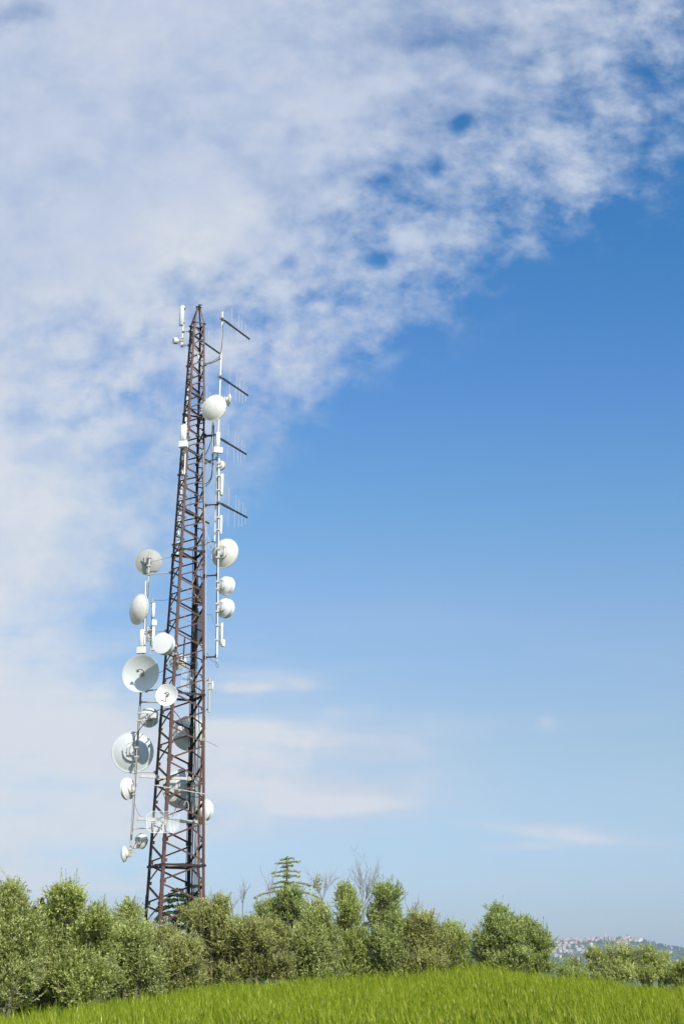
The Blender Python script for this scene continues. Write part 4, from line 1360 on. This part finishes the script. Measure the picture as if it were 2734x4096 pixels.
# ------------------------------------------------------------------ cedars and cypresses
def cedar(label, px, topy, Y, tiers, seed, m, name='cedar_tree', cat='cedar', needle=.075, density=.6, jag=.0):
    rng = np.random.default_rng(seed); rnd = random.Random(seed)
    top = P(px, topy, Y)
    base = Vector((top.x, Y, GZ(top.x, Y) - .15))
    th = thing(name, base, label, cat)
    mb = MB()
    mb.path([base, base.lerp(top, .5), top], .13, 9, r1=.008, smooth=4)
    mb.build('trunk', M['bark'], th)
    B = MB()
    NV, NQ, NT_ = [], [], []
    off = 0
    for py, reach, droop in tiers:
        c = P(px, py, Y); s = mpp(px, py, Y)
        c.x = top.x
        c0_ = c.copy()
        nb = 4 if m == 'cedar' else 5
        a0 = rnd.uniform(-.35, .35) if m == 'cedar' else rnd.uniform(0, 1)
        for k in range(nb):
            a = a0 + 2 * math.pi * k / nb + rnd.uniform(-.3, .3)
            Lr = reach * s * rnd.uniform(.7 - jag, 1.08)
            c = c0_ + Vector((0, 0, rnd.uniform(-1, 1) * jag * .16))
            dr_ = droop + rnd.uniform(-.5, .5) * jag * .5
            dirv = Vector((math.cos(a), math.sin(a), 0))
            pts = []
            for q in range(7):
                t = q / 6
                pts.append(c + dirv * (Lr * t) + Vector((0, 0, Lr * (.12 * t - (dr_ + .12) * t * t))))
            B.path(pts, .008 + .02 * Lr, 5, r1=.004)
            # flat sprays of needles along the branch
            n = int(260 * density * max(Lr, .25) / .8)
            t = rng.random(n) ** .8
            pp = np.array([[*p] for p in pts])
            fi = t * 6; i0 = np.minimum(fi.astype(int), 5); fr = (fi - i0)[:, None]
            b0 = pp[i0] * (1 - fr) + pp[i0 + 1] * fr
            sd = np.array([-dirv.y, dirv.x, 0])
            wid = (.05 + .26 * np.minimum(Lr, 1.2) * np.sin(np.pi * np.clip(t * .9 + .08, 0, 1)))
            b0 = b0 + sd * (rng.uniform(-1, 1, n) * wid)[:, None] + rng.normal(size=(n, 3)) * np.array([.015, .015, .014])
            d = unit(np.array(dirv) * .8 + sd * rng.uniform(-.8, .8, n)[:, None] + rng.normal(size=(n, 3)) * .3 + np.array([0, 0, .05]))
            L = rng.uniform(.6, 1.3, n) * needle
            v, q, tt = leaf_quads(b0, d, L, L * .2, rng, np.clip(rng.normal(.5, .2, n), 0, 1))
            NV.append(v); NQ.append(q + off); NT_.append(tt); off += len(v)
    B.build('branches', M['bark'] if m != 'cedar' else M['twig'], th)
    npmesh('crown', np.concatenate(NV), np.concatenate(NQ), M[m], th, attr=np.concatenate(NT_))
    return th
cedar('slim yellow green cedar with flat tiers above the olives', 1148, 3428, 50, [(3437, 26, .0), (3452, 52, .02), (3466, 34, .05), (3484, 60, .1), (3507, 84, .0), (3530, 92, .1), (3545, 70, .12), (3566, 140, .22), (3590, 110, .3), (3640, 150, .34), (3700, 150, .3)], 5, 'cedar', jag=.20, density=.55)
cedar('dark blue green cedar seen through the tower foot', 712, 3548, 74, [(3560, 24, .1), (3580, 50, .15), (3600, 75, .2), (3625, 95, .25), (3650, 110, .3), (3675, 120, .3), (3705, 130, .3), (3740, 140, .3), (3780, 150, .3)], 8, 'cedar_dark', needle=.16, density=.75)
cedar('feathery cedar standing behind the right tower leg', 775, 3535, 77, [(3545, 26, .25), (3575, 42, .3), (3610, 60, .3), (3650, 70, .3), (3700, 80, .3)], 11, 'cedar_dark', needle=.15)

def cypress(label, px, topy, Y, w, seed):
    rng = np.random.default_rng(seed)
    top = P(px, topy, Y)
    base = Vector((top.x, Y, GZ(top.x, Y) - .1))
    th = thing('cypress_tree', base, label, 'cypress')
    MB().tube(base, base.lerp(top, .9), .1, .02).build('trunk', M['bark'], th)
    n = 9000
    t = rng.random(n) ** .7
    r = w * mpp(px, topy, Y) * np.sin(np.pi * np.clip(t * .93 + .07, 0, 1) ** .6) ** .9 * (1 - t * .25)
    a = rng.random(n) * 2 * np.pi
    q_ = np.sqrt(rng.random(n)) * .45 + .55
    H = top.z - base.z
    rr = r * q_ * (1 + .18 * np.sin(a * 5 + t * 17))
    b = np.stack([base.x + np.cos(a) * rr, base.y + np.sin(a) * rr, base.z + .15 + (H - .3) * t], -1)
    d = unit(np.stack([np.cos(a) * .4, np.sin(a) * .4, np.full(n, 1.0)], -1) + rng.normal(size=(n, 3)) * .25)
    L = rng.uniform(.08, .18, n)
    v, q, tt = leaf_quads(b, d, L, L * .2, rng, np.clip(rng.normal(.45, .2, n), 0, 1))
    npmesh('crown', v, q, M['cypress'], th, attr=tt)
cypress('dark conifer tip between the two leftmost olives', 168, 3588, 45, 24, 3)
cypress('dark conifer top behind the leftmost olive crown', 97, 3574, 46, 22, 4)
cypress('lowest dark conifer in the gap behind the left olives', 140, 3625, 47, 26, 6)

def bare(label, px, by, Y, tips, seed, r=.018, leaves=None, depth=4, fan=.5):
    """leafless tree: recursive limbs from the foot up to the tips"""
    rnd = random.Random(seed)
    b = P(px, by, Y)
    base = Vector((b.x, Y, GZ(b.x, Y) - .1))
    th = thing('bare_tree', base, label, 'bare tree', 'leafless trees behind the olives')
    mb = MB()
    mb.path([base, base.lerp(b, .5) + Vector((.05, 0, 0)), b], r * 1.8, 7, r1=r * 1.1, smooth=3)
    def grow(p, d, L, rr, lv):
        pts = [p]
        q = p.copy(); dd = d.copy()
        for k in range(4):
            dd = (dd + Vector((rnd.gauss(0, .12), rnd.gauss(0, .12), rnd.gauss(.05, .08)))).normalized()
            q = q + dd * L / 4
            pts.append(q.copy())
        mb.path(pts, rr, 5, r1=rr * .5)
        if lv > 0:
            for k in range(rnd.randint(2, 4)):
                i = rnd.randint(1, 4)
                nd = (dd + Vector((rnd.gauss(0, fan), rnd.gauss(0, fan), rnd.gauss(.15, .25)))).normalized()
                grow(pts[i], nd, L * rnd.uniform(.45, .75), rr * .55, lv - 1)
    for tx, ty in tips:
        t = P(tx, ty, Y + rnd.uniform(-.5, .5))
        v = t - b
        grow(b, v.normalized(), v.length * .62, r * .8, depth)
        grow(b.lerp(t, .3), (v.normalized() + Vector((rnd.gauss(0, .3), 0, .1))).normalized(), v.length * .5, r * .5, depth - 1)
    mb.build('trunk', M['twig'], th)
    if leaves:
        rng = np.random.default_rng(seed)
        lx, ly, lr, n = leaves
        c = np.array(P(lx, ly, Y)); s = mpp(lx, ly, Y)
        p = c + rng.normal(size=(n, 3)) * np.array([lr * .45, lr * .45, lr * .8]) * s
        L = rng.uniform(.05, .09, n)
        v, q, tt = leaf_quads(p, unit(rng.normal(size=(n, 3))), L, L * .3, rng, rng.random(n))
        npmesh('leaves', v, q, M['cedar'], th, attr=tt)
bare('wide fan of leafless twigs between the twin pointed olives', 1452, 3640, 42, [(1430, 3450), (1400, 3500), (1500, 3500), (1470, 3470), (1520, 3490)], 2, .017, depth=4)
bare('leafless whips with a tuft of leaves right of the slim cedar', 1290, 3600, 43, [(1240, 3490), (1300, 3500), (1340, 3480), (1260, 3520)], 3, .012, (1268, 3535, 22, 130), depth=3)
bare('thin leafless whips left of the slim cedar', 970, 3630, 43, [(965, 3515), (995, 3510), (985, 3550)], 4, .012, depth=2, fan=.25)
bare('tall thin leafless twigs in front of the slim cedar', 1080, 3620, 46, [(1082, 3440), (1050, 3490), (1110, 3480)], 5, .012, depth=2, fan=.2)
bare('forked leafless branch right of the twin pointed olives', 1640, 3665, 41, [(1690, 3575), (1640, 3590), (1710, 3595)], 6, .016, depth=1, fan=.3)
bare('low leafless twigs just right of the tower', 930, 3640, 44, [(905, 3580), (945, 3590)], 7, .012, depth=2, fan=.3)

# ------------------------------------------------------------------ barley field
def barley():
    rng = np.random.default_rng(77)
    N = 62000
    x = rng.uniform(-12, 14, N * 2)
    y = 6 + 28 * rng.random(N * 2) ** .6
    ye = np.interp(x, CRX, CRY)
    ok = (y < ye + .5 + rng.normal(0, .25, N * 2)) & (np.abs(x) < 4 + y * .33)
    x, y = x[ok][:N], y[ok][:N]
    n = len(x)
    z = groundz(x, y)
    patch = np.sin(x * .55 - y * .30 + 2.2) * .45 + np.sin(x * .9 + y * .35) * .35 + np.sin(x * 2.3 - y * .8 + 1.3) * .3 + np.sin(x * 5.1 + y * 1.7) * .2
    cell = np.sin(np.floor(x / .22) * 12.9898 + np.floor(y / .45) * 78.233) * 43758.5453
    cell = (cell - np.floor(cell)) - .5
    h = BARLEY * (.87 + .05 * patch + .13 * cell + rng.normal(0, .06, n))
    h = h + (rng.random(n) < .05) * rng.uniform(.05, .17, n)
    h = np.clip(h, .5, 1.12)
    lean = .045 + .03 * patch + .05 * cell + rng.normal(0, .05, n)
    ly = rng.normal(0, .07, n)
    base = np.stack([x, y, z - .02], -1)
    up = unit(np.stack([-lean, ly, np.ones(n)], -1))
    top = base + up * h[:, None]
    side0 = unit(np.stack([np.cos(rng.random(n) * 6.28), np.sin(rng.random(n) * 6.28), np.zeros(n)], -1))
    pt = np.clip(.42 + .34 * patch + .30 * cell + rng.normal(0, .14, n), 0, 1)
    V, Q, MI, T = [], [], [], []
    off = 0
    def add(v4, mi, tone):
        nonlocal off
        k = v4.shape[0]
        V.append(v4.reshape(-1, 3)); Q.append(np.arange(k * 4).reshape(k, 4) + off); off += k * 4
        MI.append(np.full(k, mi)); T.append(np.repeat(tone, 4))
    face_ = np.array([1.0, 0, 0])
    # stems (upper half only is ever seen, but build all of it)
    w = .0028
    add(np.stack([base - face_ * w, base + face_ * w, top + face_ * w * .7, top - face_ * w * .7], 1), 0, pt)
    # leaves: two bent segments each
    for k in range(3):
        f = rng.uniform(.35, .88, n)[:, None]
        a = base + up * h[:, None] * f
        az = rng.random(n) * 6.283
        hd = np.stack([np.cos(az), np.sin(az), np.zeros(n)], -1)
        L = rng.uniform(.16, .30, n)[:, None]
        m1 = a + (hd * .42 + np.array([-.05, 0, .95])) * L * .55
        m2 = m1 + (hd * .85 + np.array([-.08, 0, .30])) * L * .55
        sd = np.cross(hd, np.array([0, 0, 1.0]))
        lw = rng.uniform(.0045, .008, n)[:, None]
        tn = np.clip(pt + rng.normal(0, .12, n), 0, 1)
        add(np.stack([a - sd * lw * .6, a + sd * lw * .6, m1 + sd * lw, m1 - sd * lw], 1), 0, tn)
        add(np.stack([m1 - sd * lw, m1 + sd * lw, m2 + sd * .0008, m2 - sd * .0008], 1), 0, tn)
    # ears on most stems
    has = rng.random(n) < .62
    e0 = top[has]; ne = len(e0)
    bend = rng.uniform(.0, .40, ne)[:, None]
    eup = unit(up[has] + np.array([-.55, 0, 0]) * bend + rng.normal(size=(ne, 3)) * .14)
    el = rng.uniform(.06, .105, ne)[:, None]
    et = np.clip(rng.normal(.45, .2, ne), 0, 1)
    for s_ in (np.array([1.0, 0, 0]), np.array([0, 1.0, 0])):
        sd = unit(np.cross(eup, np.cross(eup, s_)))
        e1 = e0 + eup * el * .5; e2 = e0 + eup * el
        wd = .0075
        add(np.stack([e0 - sd * .002, e0 + sd * .002, e1 + sd * wd, e1 - sd * wd], 1), 1, et)
        add(np.stack([e1 - sd * wd, e1 + sd * wd, e2 + sd * .002, e2 - sd * .002], 1), 1, et)
    for k in range(11):
        f = rng.uniform(.05, 1.0, ne)[:, None]
        a = e0 + eup * el * f
        d = unit(eup + rng.normal(size=(ne, 3)) * .13 + np.array([-.04, 0, 0]))
        L = rng.uniform(.09, .15, ne)[:, None]
        sd = unit(np.cross(d, rng.normal(size=(ne, 3))))
        add(np.stack([a - sd * .0013, a + sd * .0013, a + d * L + sd * .0002, a + d * L - sd * .0002], 1), 2, np.clip(et + rng.normal(0, .15, ne), 0, 1))
    o = npmesh('barley', np.concatenate(V), np.concatenate(Q), [M['blade'], M['ear'], M['awn']], mi=np.concatenate(MI), attr=np.concatenate(T))
    tag(o, kind='stuff')
barley()

def undergrowth():
    rng = np.random.default_rng(5)
    n = 5200
    x = rng.uniform(-13, 14, n); y = rng.uniform(0, 1, n) * 22 + np.interp(x, CRX, CRY) + .9
    b = np.stack([x, y, groundz(x, y) - .03], -1)
    m_ = 16
    bb = np.repeat(b, m_, 0) + rng.normal(size=(n * m_, 3)) * np.array([.16, .16, 0])
    hh = (rng.uniform(.25, 1.25, n) * np.where(x / y < .145, 1, .45)).repeat(m_) * rng.uniform(.4, 1.1, n * m_)
    bb[:, 2] += hh * rng.uniform(0, 1, n * m_)
    d = unit(rng.normal(size=(n * m_, 3)) * .7 + np.array([0, 0, .8]))
    L = rng.uniform(.10, .24, n * m_)
    v, q, t_ = leaf_quads(bb, d, L, L * .09, rng, np.clip(rng.normal(.3, .2, n * m_), 0, 1))
    o = npmesh('undergrowth', v, q, M['cedar_dark'], attr=t_)
    tag(o, kind='stuff')
undergrowth()

def tuft(label, px, py, Y, n, hpx, seed):
    rng = np.random.default_rng(seed)
    b = P(px, py, Y); b.z = GZ(b.x, Y)
    th = thing('grass_tuft', b, label, 'grass tuft')
    H = P(px, py - hpx, Y).z - b.z
    base = np.array(b) + rng.normal(size=(n, 3)) * np.array([.10, .08, 0])
    az = rng.random(n) * 6.28
    hd = np.stack([np.cos(az), np.sin(az), np.zeros(n)], -1) * rng.uniform(.05, .25, n)[:, None]
    hh = (H * rng.uniform(.6, 1.05, n))[:, None]
    m1 = base + (np.array([0, 0, .6]) + hd * .4) * hh
    m2 = base + (np.array([0, 0, 1.0]) + hd) * hh
    s_ = unit(np.cross(hd + 1e-6, np.array([0, 0, 1.0]))) * .009
    v = np.concatenate([np.stack([base - s_, base + s_, m1 + s_, m1 - s_], 1).reshape(-1, 3), np.stack([m1 - s_, m1 + s_, m2 + s_ * .1, m2 - s_ * .1], 1).reshape(-1, 3)])
    q = np.arange(len(v)).reshape(-1, 4)
    npmesh('blades', v, q, M['blade'], th, attr=rng.uniform(.4, 1, len(v)))
tuft('tall tuft of green grass blades under the left olives', 225, 4060, 26.0, 26, 110, 3)
tuft('slim tuft of grass at the dark gap in the middle of the row', 1265, 3930, 33.0, 14, 90, 4)

# ------------------------------------------------------------------ town on the far hill
def hill_hit(px, py):
    d = ray(px, py)
    y = 2900.0
    while y < 5200:
        p = Vector((0, 0, CAMZ)) + d * (y / d.y)
        if float(hillz(p.x, p.y)) > p.z:
            return p
        y += 6
    p = P(px, py, 4480)
    p.z = float(hillz(p.x, 4480.0))
    return p
def wallmat(name, col):
    return paint(name, col, .9, 0, tuple(k * .8 for k in col), .6, .15, 0, .1)
M['wall_cream'] = wallmat('cream_house_wall', (.66, .58, .47))
M['wall_white'] = wallmat('white_house_wall', (.74, .70, .64))
M['wall_pink'] = wallmat('brick_pink_house_wall', (.57, .45, .36))
M['tile'] = paint('terracotta_roof', (.40, .25, .19), .9, 0, (.32, .2, .15), .6, .3, 0, .1)
M['slate'] = paint('grey_dome_slate', (.16, .18, .21), .7, 0, (.11, .12, .14), .5, .4)
M['pane'] = paint('dark_window', (.06, .065, .07), .3, 0, (.1, .1, .1), .3, 1)
def house_mesh(w, d, h, wall):
    mb = MB()
    mb.box((0, 0, h / 2 - 2), (w, d, h + 4))
    rh = d * .22
    b = len(mb.v)
    o = .5
    for sx in (-1, 1):
        mb.v.extend([Vector((sx * (w / 2 + o), -d / 2 - o, h)), Vector((sx * (w / 2 + o), 0, h + rh)), Vector((sx * (w / 2 + o), d / 2 + o, h))])
    mb.cur = 1
    mb.face(b, b + 3, b + 4, b + 1); mb.face(b + 1, b + 4, b + 5, b + 2); mb.face(b, b + 2, b + 5, b + 3)
    mb.cur = 0
    mb.face(b, b + 1, b + 2); mb.face(b + 3, b + 5, b + 4)
    mb.cur = 2
    n = max(2, int(w / 3))
    for fl in range(max(1, int(h / 3.2))):
        for k in range(n):
            mb.box((-w / 2 + (k + .5) * w / n, -d / 2 - .01, 1.7 + fl * 3.1), (1.0, .12, 1.5))
    mb.cur = 1
    mb.box((w * .2, d * .1, h + rh * .9), (.8, .8, 1.6))
    return mb
protos = []
for i, (w, d, h, wl, lb) in enumerate(((10, 9, 7, 'wall_cream', 'cream house with terracotta roof in the hill town'), (14, 10, 9.5, 'wall_white', 'large white house with terracotta roof in the hill town'),
                                       (9, 8, 6, 'wall_white', 'small white house with terracotta roof on the far hill'), (16, 9, 8, 'wall_pink', 'long brick pink house in the hill town'),
                                       (11, 10, 12, 'wall_pink', 'tall brick pink house in the hill town'), (12, 9, 8, 'wall_cream', 'wide cream house on the far hill'))):
    protos.append((house_mesh(w, d, h, wl).build('house', [M[wl], M['tile'], M['pane']], smooth=False), lb))
rnd = random.Random(21)
spots = []
def scatter(n, x0, x1, ylo, yhi):
    for _ in range(n):
        spots.append((rnd.uniform(x0, x1), rnd.uniform(ylo, yhi)))
scatter(34, 2206, 2285, 3758, 3776)
scatter(12, 2150, 2206, 3760, 3778)
scatter(20, 2285, 2355, 3756, 3772)
scatter(16, 2355, 2425, 3755, 3766)
scatter(22, 2425, 2500, 3754, 3763)
scatter(30, 2498, 2566, 3753, 3767)
scatter(44, 2206, 2380, 3778, 3832)
scatter(14, 2206, 2300, 3755, 3770)
scatter(14, 2430, 2560, 3756, 3766)
scatter(6, 2420, 2530, 3768, 3778)
spots += [(2602, 3781), (2606, 3780), (2665, 3790), (2686, 3796), (2694, 3802), (2690, 3799), (2716, 3802), (2722, 3801), (2730, 3801), (2706, 3850), (2700, 3851), (2680, 3815), (2228, 3871), (2222, 3872), (2535, 3836), (2310, 3850), (2250, 3838)]
used = set()
for px, py in spots:
    k = rnd.choices(range(6), (5, 3, 4, 3, 2, 4))[0]
    o, lb = protos[k]
    if k in used:
        o = o.copy(); COL.objects.link(o)
    used.add(k)
    p = hill_hit(px, py)
    o.location = p; o.rotation_euler = (0, 0, rnd.choice((0, .3, -.35, 1.57, .8)) + rnd.uniform(-.15, .15))
    sc = rnd.uniform(.55, .92)
    o.scale = (sc, sc, sc)
    tag(o, lb, 'house', 'houses of the far hill town')
# bell tower
p = hill_hit(2420, 3757)
th = thing('bell_tower', p, 'slender pale bell tower above the hill town roofs', 'bell tower')
MB().box(p + Vector((0, 0, 6)), (4.2, 4.2, 16)).build('shaft', M['wall_pink'], th, smooth=False)
mb = MB()
for sx in (-1, 1):
    for sy in (-1, 1):
        mb.box(p + Vector((sx * 1.6, sy * 1.6, 15.5)), (.9, .9, 3.4))
mb.box(p + Vector((0, 0, 17.4)), (4.4, 4.4, .6))
mb.build('belfry', M['wall_cream'], th, smooth=False)
Z3 = (Vector((1, 0, 0)), Vector((0, 1, 0)), Vector((0, 0, 1)))
MB().lathe(p + Vector((0, 0, 17.7)), Z3, [(2.0, 0), (1.5, 2), (.4, 4.2), (0, 5)], 12).build('spire', M['wall_cream'], th)
p = hill_hit(2511, 3757)
th = thing('domed_church', p, 'brick church with grey dome at the right end of hill town', 'church')
MB().box(p + Vector((0, 6, 2)), (22, 16, 12)).build('nave', M['wall_pink'], th, smooth=False)
MB().lathe(p + Vector((0, 4, 8)), Z3, [(5.2, 0), (5.2, 3.2), (5.6, 3.3), (5.6, 3.8)], 16).build('drum', M['wall_cream'], th)
MB().lathe(p + Vector((0, 4, 11.8)), Z3, [(5.3, 0), (4.9, 1.8), (3.7, 3.6), (1.9, 4.9), (.7, 5.2), (.7, 6.4), (0, 7.2)], 20).build('dome', M['slate'], th)
# hill trees
def htree_mesh(seed, w, h, n):
    rng = np.random.default_rng(seed)
    u = unit(rng.normal(size=(n, 3)))
    b = u * np.array([w, w, h / 2]) * rng.uniform(.6, 1.0, (n, 1)) + np.array([0, 0, h * .55])
    L = rng.uniform(1.2, 2.4, n)
    return leaf_quads(b, unit(u + rng.normal(size=(n, 3)) * .8), L, L * .38, rng, rng.random(n))
tprot = []
for i, (w, h, n, lb) in enumerate(((4.5, 9, 260, 'round dark tree on the far hill'), (2.0, 13, 240, 'narrow dark cypress on the far hill ridge'), (7, 9, 330, 'broad dark tree on the far hill'))):
    v, q, t_ = htree_mesh(i, w, h, n)
    th = thing('hill_tree', (0, 0, 0), lb, 'tree', 'trees on the far hill')
    npmesh('crown', v, q, M['cypress'], th, attr=t_)
    MB().tube((0, 0, -1), (0, 0, h * .5), .5, .2).build('trunk', M['bark'], th)
    tprot.append((th, lb))
ts = []
rnd = random.Random(8)
for _ in range(46): ts.append((rnd.uniform(2206, 2570), rnd.uniform(3770, 3835), rnd.choice((0, 2))))
for _ in range(14): ts.append((rnd.uniform(2355, 2500), rnd.uniform(3757, 3768), rnd.choice((0, 2, 1))))
for x in range(2572, 2740, 8): ts.append((x + rnd.uniform(-3, 3), np.interp(x, [2570, 2620, 2660, 2734], [3772, 3783, 3791, 3804]) + 1, rnd.choice((0, 0, 1, 2))))
for x, y in ((2690, 3800), (2696, 3803), (2704, 3800), (2712, 3803), (2722, 3806), (2726, 3808)): ts.append((x, y, 1))
for _ in range(26): ts.append((rnd.uniform(2640, 2740), rnd.uniform(3815, 3860), rnd.choice((0, 2))))
for _ in range(20): ts.append((rnd.uniform(2190, 2330), rnd.uniform(3835, 3890), rnd.choice((0, 2))))
uset = set()
for px, py, k in ts:
    o, lb = tprot[k]
    if k in uset: o = copy_tree(o)
    uset.add(k)
    o.location = hill_hit(px, py)
    s_ = rnd.uniform(.6, 1.15)
    o.scale = (s_, s_, s_ * rnd.uniform(.85, 1.1))
    o.rotation_euler = (0, 0, rnd.uniform(0, 6))

# ------------------------------------------------------------------ air
HAZE = 1.25e-4
mh = bpy.data.materials.new('haze_air'); mh.use_nodes = True
mh.node_tree.nodes.clear()
ht = NT(mh.node_tree)
pv = ht.n('ShaderNodeVolumePrincipled')
pv.inputs['Color'].default_value = (.68, .83, 1.0, 1)
pv.inputs['Density'].default_value = HAZE
ho = ht.n('ShaderNodeOutputMaterial')
ht.link(pv.outputs[0], ho.inputs['Volume'])
o = MB().box((400, 4600, 28), (15000, 10600, 284)).build('haze', mh, smooth=False)
tag(o, kind='stuff')
